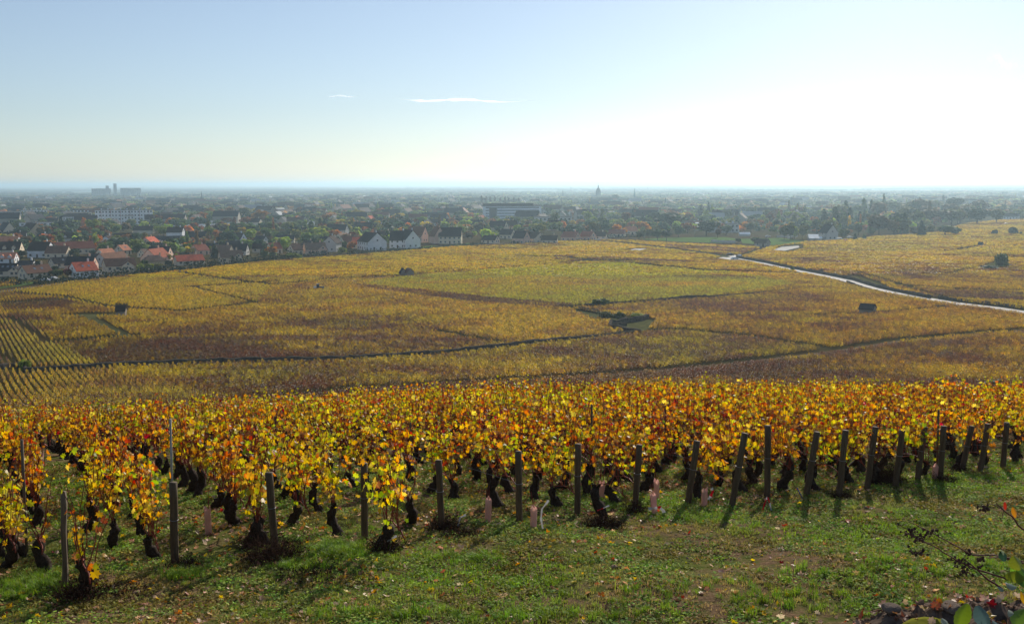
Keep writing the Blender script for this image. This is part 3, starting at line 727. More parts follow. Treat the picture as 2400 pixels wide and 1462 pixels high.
pl = ['split grey wooden post with a cracked face, first at the left', 'tall round wooden post in front of the big yellow vine, second from the left']
for i, ((b, tp), pb) in enumerate(zip(POSTS, pbase)):
    top = atY(tp[0], tp[1], pb.y+0.0); d = top-pb; H = d.length
    r_ = empty('vineyard_post', pb); r_.rotation_euler = d.to_track_quat('Z', 'Y').to_euler()
    if i == 0:
        o = cyl_post(0.052, H, 1, True).obj('shaft', M_OLDW, r_)
    else:
        o = cyl_post(0.054 if i < 8 else 0.058, H, i).obj('shaft', M_POST, r_)
        w = MB(); w.lathe([(0.060, H*0.55), (0.063, H*0.55+.004), (0.060, H*0.55+.008)], 12); w.obj('wire_loop', M_WIRE, r_)
    lean = 'leaning right' if tp[0]-b[0] > 12 else 'upright'
    side = ['with weeds around its foot', 'with vine leaves brushing its head', 'standing in short grass'][i % 3]
    tag(r_, pl[i] if i < 2 else 'round brown end post, %s, %s from the left along the row ends' % (lean, ORD[i+1]), 'post', 'end posts of the near vine rows'); ptops.append((pb, top))
def stake(px0, py0, px1, py1, Y, rad, m, label, name='stake'):
    a = atY(px0, py0, Y); a.z = float(gz(a.x, a.y)); b = atY(px1, py1, Y)
    mb = MB(); mb.tube([a-Vector((0,0,.1)), a.lerp(b, .5), b], rad, 6); o = mb.obj(name, m); tag(o, label, 'stake', 'thin stakes among the vines'); return o
stake(403,1190,399,982,14.6,0.018,M_STAKE,'tall thin grey metal stake rising above the leaves behind the second post')
stake(56,1190,51,1030,14.3,0.022,M_OLDW,'thin grey wooden stake near the left edge among bare canes')
random.seed(5)
for k, (a, b) in enumerate([((1558,1010),(1560,950)),((648,1030),(645,975)),((568,1010),(566,985)),((1385,1000),(1387,948)),((965,1040),(962,990)),((2198,1000),(2200,960)),((1765,1005),(1768,965))]):
    Y = random.uniform(20, 24); stake(a[0], a[1]+60, b[0], b[1], Y, 0.022, M_POST, 'dark thin stake poking up through the orange leaves, %s from the left' % ORD[1+sorted([1558,648,568,1385,965,2198,1765]).index(a[0])])
# trellis wires run from every end post along its row
for i in range(1, 20):
    pb, tp = ptops[i]
    for q, f in enumerate((0.55, 0.93)):
        a = pb.lerp(tp, f); pts = [a]
        for k in range(1, 9):
            x, y = pb.x+RD.x*k*1.6, pb.y+RD.y*k*1.6
            if y > brow_y(x)+1: break
            pts.append(Vector((x, y, float(gz(x, y))+(a.z-pb.z)-0.02*(k % 2))))
        mb = MB(); mb.tube(pts, 0.0022, 4, caps=False)
        o = mb.obj('trellis_wire', M_WIRE); tag(o, '%s trellis wire strung from the %s end post from the left' % ('upper' if q else 'lower', ORD[i+1]), 'wire', 'trellis wires')
# pink plastic guards
def plastic(name, col, tr=0.45):
    t = NT(name); f = t.noise(6, 3, t.objc()); c = t.mix(f, tuple(x*.8 for x in col), tuple(min(1, x*1.15) for x in col))
    p = t.princ(c, 0.35, spec=0.4); q = t.n('ShaderNodeBsdfTranslucent'); t.l(c, q.inputs[0]); mx = t.n('ShaderNodeMixShader'); mx.inputs[0].default_value = tr
    t.l(p, mx.inputs[1]); t.l(q.outputs[0], mx.inputs[2]); return t.done(mx.outputs[0])
M_PINK = plastic('pink_guard_plastic', (0.95, 0.68, 0.62), 0.55)
M_TAPEW = plastic('white_tape', (0.75, 0.74, 0.76), 0.4); M_TAPER = plastic('red_tape', (0.65, 0.02, 0.04), 0.4); M_BLUE = mat('blue_plastic', (0.02, 0.10, 0.35), 0.4, spec=0.4)
def guard(px, by, ty, lean, label, Y=None):
    p = at(px, by, 4) if Y is None else atY(px, by, Y); D = p.y
    H = (by-ty)*D/FPX*1.06; rr = 0.052
    mb = MB(); n = 12; vs_ = []; fs = []
    for j, z in enumerate(np.linspace(-0.02, H, 5)):
        for k in range(n):
            a = 2*math.pi*k/n; r = rr*(1+0.12*math.cos(3*a+1)+0.04*math.sin(5*a+j)); zz = z+(0.02*math.sin(2*a)+(0.03 if k in (2, 7) else 0) if j == 4 else 0)
            vs_.append((r*math.cos(a)*(1-.1*(j == 0)), r*math.sin(a), zz))
    for j in range(4):
        for k in range(n): fs.append((j*n+k, j*n+(k+1) % n, (j+1)*n+(k+1) % n, (j+1)*n+k))
    mb.add(vs_, fs); r = empty('vine_guard', p); r.rotation_euler = (random.uniform(-.08, .08), lean, random.uniform(0, 6))
    sh = mb.obj('sleeve', M_PINK, r); md = sh.modifiers.new('thickness', 'SOLIDIFY'); md.thickness = 0.003
    cb = MB()
    for k in range(3): cb.tube([(0.01*k-.01, 0, 0), (0.01*k, .01, H), (0.03*k-.03, .03, H+random.uniform(.1, .35))], 0.004, 4)
    cb.obj('young_cane', M_CANE, r)
    tag(r, label, 'vine guard', 'pink vine guards'); return p, H
G = [(488,1250,1190,.12,'pink plastic guard leaning in the grass between the second and third posts'),
 (1143,1220,1168,0,'pink plastic guard standing between the fifth and sixth posts'),
 (1250,1240,1190,.05,'pink plastic guard just right of the sixth post, beside a white ribbon'),
 (1412,1168,1130,.1,'pink plastic guard above the dark weeds right of the seventh post'),
 (1534,1204,1157,-.1,'pink plastic guard tied with a white and red ribbon near the eighth post'),
 (1540,1168,1126,0,'pale pink guard directly behind the ribboned guard'),
 (1651,1187,1146,0,'pink plastic guard beside a red ribbon right of the ninth post'),
 (2190,1125,1090,0,'striped pale pink guard between two leaning posts far along the row ends'),
 (963,1108,1070,0,'pink guard half hidden under leaves left of the fifth post'),
 (434,1090,1062,.1,'small pink guard under the leaves behind the tall thin stake'),
 (215,1165,1118,0,'pale pink guard in the shade behind the S-shaped trunk'),
 (97,1112,1062,0,'faint pink guard in the shadows near the left edge'),
 (1765,1072,1045,0,'small pink guard deep among the vines between the tenth and eleventh posts')]
gp = [guard(*g_) for g_ in G]
def ribbon(pts_px, Y, cols, label, w=0.022):
    """twisted plastic tape through photo points, cols: material index for each piece"""
    pts = [atY(a, b, Y) for a, b in pts_px]; out = []
    for a, b in zip(pts, pts[1:]):
        for k in range(4): out.append(a.lerp(b, k/4))
    out.append(pts[-1]); mb = MB(); vs_ = []
    for i, p in enumerate(out):
        d = out[min(i+1, len(out)-1)]-out[max(i-1, 0)]; d.normalize(); s_ = d.cross(Vector((math.sin(i*.5)*.4, -1, math.cos(i*.7)*.4))).normalized()
        ww = w*(0.35+0.65*abs(math.sin(i*0.8+1)))
        vs_ += [p+s_*ww+Vector((0, .004*math.sin(i), 0)), p-s_*ww]
    n = len(out); seg = max(1, (n-1)//len(cols))
    r = empty('marker_ribbon', pts[-1])
    for ci in (0, 1):
        m2 = MB(); f = [(2*i, 2*i+1, 2*i+3, 2*i+2) for i in range(n-1) if cols[min(i//seg, len(cols)-1)] == ci]
        if not f: continue
        m2.add([Vector(v)-pts[-1] for v in vs_], f); o = m2.obj('white_stretch' if ci == 0 else 'red_stretch', [M_TAPEW, M_TAPER][ci], r); o.modifiers.new('t', 'SOLIDIFY').thickness = 0.001
    tag(r, label, 'ribbon', 'marker ribbons')
def gy(px, py): return at(px, py, 4).y
ribbon([(1092,1206),(1078,1212),(1073,1232)], gy(1078,1236)-.05, [0,0], 'white ribbon scrap in the weeds left of the upright pink guard', .018)
ribbon([(930,1255),(915,1264),(900,1273),(884,1283)], gy(890,1286)-.05, [0,0,1], 'white and red ribbon slanting at the foot of the weedy vine by the fourth post', .016)
ribbon([(1286,1172),(1270,1192),(1268,1215),(1272,1238)], gy(1270,1242)-.03, [0,0,0], 'long white ribbon hanging right beside the pink guard by the sixth post', .018)
ribbon([(1428,1184),(1414,1190),(1400,1196)], gy(1415,1212)-.25, [0,0,1], 'short white ribbon tied on the dark weedy trunk right of the seventh post', .013)
ribbon([(1520,1192),(1535,1190),(1546,1188),(1554,1195),(1562,1212)], gy(1534,1206)-.1, [0,0,1,0,0], 'white ribbon with a red knot wrapped round a pink guard', .03)
ribbon([(1668,1143),(1671,1150),(1667,1160),(1660,1170)], gy(1660,1187), [0,1,1,0], 'broad red ribbon end fluttering beside a pink guard', .03)
ribbon([(1799,1164),(1793,1176),(1788,1194)], gy(1790,1198), [0,1,1], 'red and white ribbon at the foot of the upright eleventh post, its left strand', .018)
ribbon([(1799,1164),(1804,1178),(1808,1196)], gy(1808,1198), [1,1,0], 'red and white ribbon at the foot of the upright eleventh post, its right strand', .016)
pa = atY(1868,1143,gy(1882,1172)); pb_ = at(1882,1170,4)
mb = MB(); mb.tube([pa, pb_], 0.011, 6); tag(mb.obj('blue_stick', M_BLUE), 'thin bright blue stick stuck in the grass by a leaning post', 'stick')

# ---------------------------------------------------------------- verge: grass, weeds, leaves, stones
def tufts(seed, n, h, spread, w):
    g = np.random.default_rng(seed); b = g.normal(0, spread, (n,2)); a = g.uniform(0, 6.28, n); hh = h*g.uniform(.5, 1.3, n); out = g.uniform(.1, .9, n)*hh
    d = np.c_[np.cos(a), np.sin(a)]; s_ = np.c_[-d[:,1], d[:,0]]*w*g.uniform(.7, 1.3, (n,1))
    p0 = np.c_[b, np.full(n, -.01)]; p1 = np.c_[b+d*out[:,None]*.35, hh*.62]; p2 = np.c_[b+d*out[:,None], hh*g.uniform(.75, 1, n)]
    S = np.c_[s_, np.zeros(n)]
    V = np.stack([p0-S, p0+S, p1+S*.8, p1-S*.8, p2], 1).reshape(-1,3); i = np.arange(n)[:,None]*5
    F = np.stack([i+[0,1,2], i+[0,2,3], i+[3,2,4]], 1).reshape(-1,3)
    c = np.repeat(g.uniform(.7, 1.3, (n,1))*np.array([[1,1,1]]), 5, 0); return V, F, c
M_GRASS = leaf_mat('grass_blade', 'inst', 0.38, 0.02, 0.25, 0.55, 1.0, 1.2)
def tm(name, tup, m): return tri_mesh(name, tup[0], tup[1], m, tup[2])
short = [tm('tuft_%d' % k, tufts(300+k, 16, 0.05, 0.035, 0.0035), M_GRASS) for k in range(4)]
longt = [tm('tuft_long_%d' % k, tufts(310+k, 34, 0.17, 0.05, 0.004), M_GRASS) for k in range(3)]
def weed(seed, n, R_, h):
    g = np.random.default_rng(seed); P0 = np.c_[g.normal(0, R_*1.3, (n,2)), g.uniform(0.005, h, n)]; N = np.c_[g.normal(0, .55, (n,2)), np.ones(n)]
    N /= np.linalg.norm(N, axis=1, keepdims=True); a = np.cross(N, g.normal(0, 1, (n,3))); a /= np.linalg.norm(a, axis=1, keepdims=True); b = np.cross(N, a)
    s_ = g.uniform(.009, .021, (n,1)); ang = np.linspace(0, 2*math.pi, 7)[:-1]
    V = np.concatenate([P0[:,None]+s_[:,None]*(math.cos(t_)*a[:,None]+math.sin(t_)*0.7*b[:,None]) for t_ in ang], 1).reshape(-1,3)
    i = np.arange(n)[:,None]*6; F = np.stack([i+[0,1,2], i+[0,2,3], i+[0,3,4], i+[0,4,5]], 1).reshape(-1,3)
    return V, F, np.repeat(g.uniform(.7, 1.35, (n,1))*np.array([[1,1,1]]), 6, 0)
M_WEED = leaf_mat('weed_leaf', 'inst', 0.3, 0.02, 0.25, 0.85, 1.0, 1.2)
weeds = [tm('weed_%d' % k, weed(320+k, 16, .04, .035), M_WEED) for k in range(4)]
def region(n, y0, y1, pad=1.5):
    Y = np.sqrt(rng.uniform(y0*y0, y1*y1, n)); X = rng.uniform(-1, 1, n)*(0.56*Y+pad); return np.c_[X, Y]
def rowdist(P):
    """how far inside the vineyard (positive) a point is, along the row direction from the line of posts"""
    a, b = np.array([pbase[1].x, pbase[1].y]), np.array([pbase[19].x, pbase[19].y]); d = (b-a)/np.linalg.norm(b-a); n_ = np.array([-d[1], d[0]])
    return (P-a)@n_
P = region(60000, 9.6, 25); n_a = vnoise(P[:,0]*.8, P[:,1]*.8, 11)+.5*vnoise(P[:,0]*2.6, P[:,1]*2.6, 12); ins = rowdist(P)
bare = np.exp(-((P[:,0]-3.6)**2/4+(P[:,1]-10.8)**2/.9))*1.2+np.exp(-((P[:,0]-5.5)**2/1.5+(P[:,1]-13.0)**2/.25))*.6
track = np.exp(-((ins+1.9)/.28)**2)*.5+np.exp(-((ins+3.6)/.28)**2)*.4
k = rng.uniform(-1.1, 1.1, len(P))+n_a-.55*(ins > -.3)-1.5*bare-track-.5*(vnoise(P[:,0]*.33+7, P[:,1]*.9, 19) > .2) > -.18
P = P[k]; ins = ins[k]; n_a = n_a[k]
base = np.array([0.31,0.31,0.060]); dry = np.array([0.50,0.35,0.16]); lush = np.array([0.24,0.36,0.045])
w = np.clip(.35-.5*vnoise(P[:,0]*.5, P[:,1]*.5, 14)+.3*rng.normal(0, 1, len(P)), 0, 1)[:,None]
tint = base*(1-w)+dry*w; lu = np.clip(vnoise(P[:,0]*.45+9, P[:,1]*.45, 15)*1.6, 0, 1)[:,None]; tint = tint*(1-lu)+lush*lu
o = scatter('grass', np.c_[P, gz(P[:,0], P[:,1])], short, None, rng.uniform(.35, 1.0, len(P))*(1+.45*lu[:,0]), tint); tag(o, 'short patchy green grass on the verge and between the vines', 'grass', None, 'stuff')
P = region(48000, 9.6, 25); nn = vnoise(P[:,0]*1.1+4, P[:,1]*1.1, 21); k = rng.uniform(-1, 1, len(P)) < nn+.35-.6*(vnoise(P[:,0]*.33+7, P[:,1]*.9, 19) > .2)-.8*(P[:,0] > 2.2)*(P[:,1] < 12.5); P = P[k]
ti = np.array([0.25,0.34,0.055])*rng.uniform(.6, 1.35, (len(P),1))*(1+rng.uniform(-.2, .2, (len(P),3)))*np.where(vnoise(P[:,0]*1.9, P[:,1]*1.9, 77)[:,None] > .25, np.array([[1.0,.62,.8]]), 1.0)
o = scatter('clover_and_weeds', np.c_[P, gz(P[:,0], P[:,1])], weeds, None, rng.uniform(.6, 1.5, len(P)), ti); tag(o, 'low round-leaved weeds growing among the grass', 'weeds', None, 'stuff')
# longer grass
L_ = []
for (cx, cy, rx, ry, n) in ((790,1290,60,14,260),(700,1330,50,10,60),(100,1368,60,20,120),(30,1380,30,20,60),(2240,1330,160,16,40),(1750,1400,400,40,110),(900,1440,200,12,50),(1300,1440,300,15,60),(2050,1310,90,20,30),(2010,1345,200,25,45),(1100,1310,60,10,30),(1640,1215,60,10,40),(430,1350,60,15,50)):
    for _ in range(n):
        q = at(cx+random.gauss(0, rx*.6), min(1460, cy+random.gauss(0, ry*.6)), 4); L_.append((q.x, q.y, q.z))
L_ = np.array(L_); o = scatter('tall_grass', L_, longt, None, rng.uniform(.28, .8, len(L_)), np.array([0.20,0.31,0.04])*rng.uniform(.7, 1.3, (len(L_),1))); tag(o, 'longer bright green grass in clumps on the verge', 'grass', None, 'stuff')
# fallen leaves
M_DLEAF = leaf_mat('fallen_leaf', 'inst', 0.35, 0.02, 0.3, 0.5)
fl = []
for k in range(6):
    V, F, col = leaf_geo(np.array([[0,0,.018]]), np.array([[0,0,1.0]]), np.array([1.0]), np.ones((1,3)))
    V[:,2] = .012+np.abs(V[:,2]-.012)*1.4*math.copysign(1, 1); fl.append(tri_mesh('dead_leaf_%d' % k, V, F, M_DLEAF, col))
P = region(32000, 9.8, 25); ins = rowdist(P); k = rng.uniform(0, 1, len(P)) < np.where(ins > -.5, .8, np.where(P[:,0] < -1.5, .8, .22))*(.6+.6*vnoise(P[:,0]*1.3, P[:,1]*1.3, 91)); P = P[k]
pal = np.array([(.46,.27,.15),(.56,.38,.24),(.36,.16,.08),(.62,.36,.04),(.66,.46,.05),(.45,.08,.03),(.55,.24,.04),(.62,.46,.34)])
ti = pal[rng.choice(8, len(P), p=[.2,.2,.14,.09,.07,.05,.09,.16])]*rng.uniform(.75, 1.2, (len(P),1))
rt = np.c_[rng.normal(0, .45, (len(P),2)), rng.uniform(0, 6.28, len(P))]
o = scatter('fallen_leaves', np.c_[P, gz(P[:,0], P[:,1])+.01], fl, rt, rng.uniform(.022, .062, len(P)), np.minimum(ti*1.25, .85)); tag(o, 'fallen brown, orange and yellow vine leaves on the ground', 'leaves', None, 'stuff')
# stones
M_STONE = NT('limestone'); _c = M_STONE.mix(M_STONE.noise(3, 4, M_STONE.objc()), (0.22,0.15,0.10), (0.50,0.38,0.28)); _c = M_STONE.mix(1.0, _c, M_STONE.attr('tint', 'INSTANCER'), 'MULTIPLY')
M_STONE = M_STONE.done(M_STONE.princ(_c, .9, M_STONE.noise(9, 3, M_STONE.objc()), .5, 0))
M_ROCK = mat('rock_face', (0.17, 0.135, 0.11), 0.95, 14, 0.5, 0.8, spec=0)
def rock(seed, m, sub=2, flat=.55):
    import bmesh
    bm = bmesh.new(); bmesh.ops.create_icosphere(bm, subdivisions=sub, radius=1); g = np.random.default_rng(seed); dirs = g.normal(0, 1, (9,3)); dirs /= np.linalg.norm(dirs, axis=1, keepdims=True); off = g.uniform(.55, .9, 9)
    for v in bm.verts:
        c = np.array(v.co)
        for d_, o_2 in zip(dirs, off):
            e = c@d_-o_2
            if e > 0: c = c-d_*e*.9
        v.co = c*[1.25, .95, flat]+g.normal(0, .02, 3)
    me = bpy.data.meshes.new('rock_%d' % seed); bm.to_mesh(me); bm.free(); me.materials.append(m); return me
st = [rock(400+k, M_STONE, 1) for k in range(5)]
P = region(3600, 9.8, 22); ti = rng.uniform(.7, 1.3, (len(P),1))*np.ones((1,3)); sz = .007+.026*rng.uniform(0, 1, len(P))**4
o = scatter('small_stones', np.c_[P, gz(P[:,0], P[:,1])+sz*.2], st, None, sz, ti); tag(o, 'small tan limestone chips scattered over the verge', 'stones', None, 'stuff')
for (px_, py_, s_, lb) in ((1440,1330,.055,'rounded tan stone lying in the grass right of the centre'),(390,1442,.035,'pale stone at the lower left edge of the verge'),(322,1390,.05,'flat tan stone below the split post'),(985,1365,.045,'long flat pale stone below the fifth post'),(1000,1450,.05,'tan stone at the bottom edge left of the centre'),
    (895,1355,.03,'small pale stone below the weedy vine'),(1585,1380,.035,'pale stone on the open grass'),(275,1435,.03,'reddish stone at the lower left'),(1700,1310,.025,'stone on the grass left of the bare tracks'),(1302,1420,.03,'pale chip of stone near the bottom middle'),(2030,1190,.04,'pale stone on the track below the leaning posts'),(118,1445,.045,'round brown stone near the lower left corner')):
    q = at(px_, py_, 4); o = link('stone', rock(hash((px_, py_)) % 1000, mat('stone_%d' % px_, (.30,.21,.14), .9, 12, .35, .5, spec=0)), None, (q.x, q.y, q.z+s_*.25), random.uniform(0, 3)); o.scale = (s_,)*3; tag(o, lb, 'stone', 'loose stones on the verge')
# dark dry weeds at the feet of posts
M_DRY = mat('dry_stem', (0.070, 0.040, 0.028), 0.9, 9, 0.4, spec=0)
def brush(seed, n, R_, h, curl=.5):
    random.seed(seed); mb = MB()
    for k in range(n):
        a = random.uniform(0, 6.28); r = R_*random.uniform(0, 1)**.7; b = Vector((math.cos(a)*r, math.sin(a)*r, -.02)); hh = h*random.uniform(.3, 1)
        p = [b]; d = Vector((random.gauss(0, curl), random.gauss(0, curl), 1)).normalized()
        for i in range(3): d = (d+Vector((random.gauss(0, .35), random.gauss(0, .35), random.gauss(-.1, .25)))).normalized(); p.append(p[-1]+d*hh/3)
        mb.tube(p, [.0035,.003,.0025,.0015], 3, caps=False)
        for i in range(5):
            q = p[random.randrange(1, 4)]+Vector((random.gauss(0, .02), random.gauss(0, .02), random.gauss(0, .02))); u = Vector((random.gauss(0, 1), random.gauss(0, 1), random.gauss(0, 1)))*.012; v_ = Vector((random.gauss(0, 1), random.gauss(0, 1), random.gauss(0, 1)))*.010
            mb.add([q-u, q+v_, q+u], [(0,1,2)])
    return mb
for i, (px_, py_, R_, h, n, lb) in enumerate(((640,1312,.30,.42,170,'dark tangle of dry weeds around the foot of the third post'),(590,1285,.16,.34,70,'dry weeds just left of the third post'),(185,1402,.2,.32,90,'dark dry weeds at the foot of the vine beside the split post'),
     (715,1345,.3,.14,80,'low matted dry weeds right of the third post'),(280,1392,.3,.12,60,'thin flat brown weeds below the split post'),(1412,1235,.26,.3,120,'dark dry weeds around the trunk right of the seventh post'),(1040,1238,.2,.36,90,'dry weeds hiding the foot of the fifth post'),
     (1082,1258,.2,.16,60,'dark low weeds between the fifth and sixth posts'),(900,1290,.2,.3,90,'dry weeds twined round the vine right of the fourth post'),(2080,1130,.22,.55,140,'dark bushy weeds between leaning posts towards the right'),(1970,1165,.16,.2,60,'dark weeds at the foot of the thirteenth post'),
     (1490,1200,.16,.25,60,'brown weeds at the foot of the eighth post'),(2215,1128,.18,.25,60,'brown weeds right of the striped pink guard'),(430,1330,.18,.2,60,'brown weeds at the foot of the second post'),(1740,1140,.2,.3,60,'dark weeds behind the tenth post'),(2250,1105,.16,.22,50,'weeds at the foot of a post near the right end'))):
    q = at(px_, py_, 4); o = brush(500+i, int(n*2.6), R_*1.25, h*1.1).obj('dry_weed_clump', M_DRY, None, q); tag(o, lb, 'dry weeds', 'dry weed clumps at the row ends')

# ---------------------------------------------------------------- rubble bank, mossy stone and bramble at the lower right
bk = MB(); nx, ny = 46, 16
def bank_top(px): return float(np.interp(px, [1930,2000,2060,2120,2250,2400,2700], [1475,1452,1428,1408,1404,1386,1372]))
vs_ = []; YB = 5.0
for i in range(nx):
    pxx = 1900+i*18; c = atY(pxx, bank_top(pxx), YB)
    for j in range(ny):
        f = j/(ny-1); y = YB+.55-f*2.0; z = c.z-max(0, (y-YB))*2.2-max(0, YB-y)*.10*1; x = c.x*(y/YB) if False else c.x
        vs_.append((x+random.uniform(-.01, .01), y, z+random.uniform(-.02, .02)+.03*math.sin(i*.9)*math.sin(j*1.7)))
fs = [(i*ny+j, (i+1)*ny+j, (i+1)*ny+j+1, i*ny+j+1) for i in range(nx-1) for j in range(ny-1)]
bk.add(vs_, [f[::-1] for f in fs])
M_BANKM = mat('crumbly_bank', (0.12, 0.09, 0.07), 1.0, 16, 0.55, 0.9, spec=0)
bo = bk.obj('earth_bank', M_BANKM); tag(bo, 'crumbly grey-brown earth bank at the lower right corner', 'bank')
g = rng; n = 4200; cx_ = np.array([v[0] for v in vs_]); 
vv = np.array(vs_); idx = rng.integers(0, len(vv), n); P = vv[idx]+rng.normal(0, .02, (n,3))*[1,1,.2]; ok = P[:,1] > 4.0; P = P[ok]
ti = np.array([(.75,.62,.55)])*rng.uniform(.35, 1.4, (len(P),1)); o = scatter('rubble', P, st, np.c_[rng.uniform(-1, 1, (len(P),2)), rng.uniform(0, 6, len(P))], .004+.020*rng.uniform(0, 1, len(P))**4, ti); tag(o, 'loose pale rubble covering the earth bank', 'rubble', None, 'stuff')
idx = rng.integers(0, len(vv), 1300); P = vv[idx]+rng.normal(0, .02, (1300,3)); P = P[P[:,1] > 4.2]; o = scatter('dead_leaf_litter', P+[0,0,.01], fl, np.c_[rng.normal(0, .6, (len(P),2)), rng.uniform(0, 6, len(P))], rng.uniform(.012, .035, len(P)), pal[rng.integers(0, 8, len(P))]*.7); tag(o, 'dead brown leaf litter on the rubble bank', 'leaves', None, 'stuff')
t = NT('mossy_rock'); nz = t.n('ShaderNodeNewGeometry'); sx = t.n('ShaderNodeSeparateXYZ'); t.l(nz.outputs['Normal'], sx.inputs[0])
f = t.math('ADD', sx.outputs[2], t.math('MULTIPLY', t.noise(9, 4, t.objc()), .6)); c = t.mix(t.ramp(f, [(.75, 0.0), (.95, 1.0)]), (.07,.055,.045), (.20,.20,.03)); M_MOSS = t.done(t.princ(c, .95, t.noise(25, 4, t.objc()), .8, 0))
q = atY(2170, 1456, 4.75); o = link('mossy_stone', rock(777, M_MOSS, 3, .5), None, (q.x, q.y, q.z-.03), .3); o.scale = (.105,.08,.085); tag(o, 'rounded stone with yellow-green moss at the bottom edge', 'stone')
q = atY(2085, 1425, 4.95); o = link('grey_stone', rock(778, M_ROCK, 3, .6), None, (q.x, q.y, q.z), .3); o.scale = (.05,.05,.04); tag(o, 'small grey pointed stone at the left tip of the rubble bank', 'stone')
q = atY(2230, 1420, 4.9); o = link('grey_stone', rock(779, M_ROCK, 3, .6), None, (q.x, q.y, q.z), 1.3); o.scale = (.07,.05,.04); tag(o, 'larger dark stone sunk in the rubble bank', 'stone')
# bramble
M_BSTEM = mat('bramble_stem', (0.14, 0.055, 0.045), 0.7, 20, 0.4); M_BERRY = mat('dried_berry', (0.085, 0.045, 0.036), 0.8, 40, 0.6)
M_BLEAF = leaf_mat('bramble_leaf', 'mesh', 0.42, 0.01, 0.08, 0.35)
def big_leaf(parent, px_, py_, Y, wpx, hpx, col, ang, tilt, name='leaf'):
    """broad toothed leaf with a raised midrib"""
    c = atY(px_, py_, Y); L = hpx*Y/FPX; W = wpx*Y/FPX; n = 13; V = []; F = []; cs = []
    for i in range(n):
        f = i/(n-1); hw = W*.5*math.sin(math.pi*min(1, f*.92+.04))**.75*(1+(.07 if i % 2 else -.04))
        for s_ in (-1, -.5, 0, .5, 1): V.append((s_*hw, (f-.5)*L, -abs(s_)*hw*.35+(.05*L if s_ == 0 else 0)*0-.25*L*(f-.5)**2+.012*L*(i % 2)*abs(s_))); cs.append([x*(1.15 if s_ == 0 else 1-.1*(i % 2)) for x in col])
    for i in range(n-1):
        for k in range(4): F.append((i*5+k, i*5+k+1, i*5+5+k+1, i*5+5+k))
    mb = MB(); mb.smooth = True; mb.v = V; mb.f = F; mb.m = [0]*len(F); mb.c = cs; mb.sm = [True]*len(F)
    o = mb.obj(name, M_BLEAF, parent); o.location = c-parent.location; o.rotation_euler = (tilt, 0, ang); return o
def stem(parent, pts, Y, r, name='stem'):
    p = [atY(a, b, Y+dy)-parent.location for a, b, dy in pts]; mb = MB(); q = [p[0]]
    for a, b in zip(p, p[1:]):
        for k in range(1, 4): q.append(a.lerp(b, k/3)+Vector((random.gauss(0, r*.4), 0, random.gauss(0, r*.4))))
    mb.tube(q, [r*(1-.55*i/(len(q)-1)) for i in range(len(q))], 5); return mb.obj(name, M_BSTEM, parent)
def berries(parent, px_, py_, Y, R_, n, seed):
    random.seed(seed); c = atY(px_, py_, Y)-parent.location; mb = MB()
    for k in range(n):
        q = c+Vector((random.gauss(0, R_), random.gauss(0, R_*.5), random.gauss(0, R_*.55))); s_ = random.uniform(.003, .0075)
        pr = [(0.001,-s_),(s_*.8,-s_*.5),(s_,0),(s_*.7,s_*.6),(0.001,s_)]; b2 = MB(); b2.lathe(pr, 6); mb.add([Vector(v)*random.uniform(.6, 1.35)+q for v in b2.v], b2.f)
        mb.tube([q, c+Vector((random.gauss(0, R_*.3), 0, random.gauss(0, R_*.3)))], .0012, 3, caps=False)
    return mb.obj('berry_cluster', M_BERRY, parent)
Y = 4.0
root = empty('bramble', atY(2440,1400,Y)); root.location.z -= .02
stem(root, [(2440,1330,.1),(2400,1320,.1),(2330,1300,.1),(2280,1300,0),(2245,1280,0),(2170,1240,0),(2130,1222,0)], Y, .004)
stem(root, [(2440,1395,0),(2380,1362,0),(2290,1335,0),(2240,1310,0),(2200,1285,0),(2120,1246,0)], Y, .0045)
stem(root, [(2350,1380,0),(2300,1345,0),(2262,1310,0)], Y, .005)
stem(root, [(2440,1325,0),(2360,1305,0),(2310,1308,0)], Y, .0035)
for k, (a, b, r_, n) in enumerate(((2160,1262,.03,22),(2150,1295,.018,14),(2135,1250,.025,12),(2250,1318,.02,20),(2262,1340,.014,10),(2270,1297,.012,7),(2298,1310,.012,9),(2180,1250,.02,10),(2296,1328,.008,5))): berries(root, a, b, Y, r_, n, 60+k)
for (a, b, w_, h_, col, an, ti_) in ((2352,1302,22,26,(.03,.07,.035),.2,1.0),(2385,1318,46,36,(.22,.26,.03),.5,1.0),(2378,1350,44,30,(.20,.24,.03),-.6,.8),(2400,1352,40,50,(.09,.16,.03),.3,1.0),(2370,1368,44,26,(.18,.24,.22),1.2,.3),(2345,1376,30,16,(.24,.30,.28),1.4,.3),(2350,1290,34,10,(.30,.34,.14),1.4,.6)):
    big_leaf(root, a, b, Y-.05, w_, h_, col, an, ti_)
tag(root, 'bramble with dried dark berry clusters and a few green leaves reaching in from the right', 'bramble')
root = empty('bramble', atY(2440,1280,4.3)); stem(root, [(2440,1262,0),(2395,1238,0),(2370,1210,0),(2350,1193,0),(2335,1178,0)], 4.3, .005); stem(root, [(2352,1195,0),(2348,1215,0)], 4.3, .002, 'stem')
berries(root, 2308, 1190, 4.3, .014, 16, 70); stem(root, [(2350,1193,0),(2325,1180,0),(2308,1186,0)], 4.3, .0022)
l_ = big_leaf(root, 2378, 1200, 4.3, 14, 26, (.55,.25,.03), .2, 1.1); big_leaf(root, 2356, 1185, 4.3, 8, 20, (.35,.05,.03), -.2, 1.2)
tag(root, 'upper bramble shoot with one berry cluster and a single orange leaf', 'bramble')
root = empty('low_plant', atY(2300,1500,4.1))
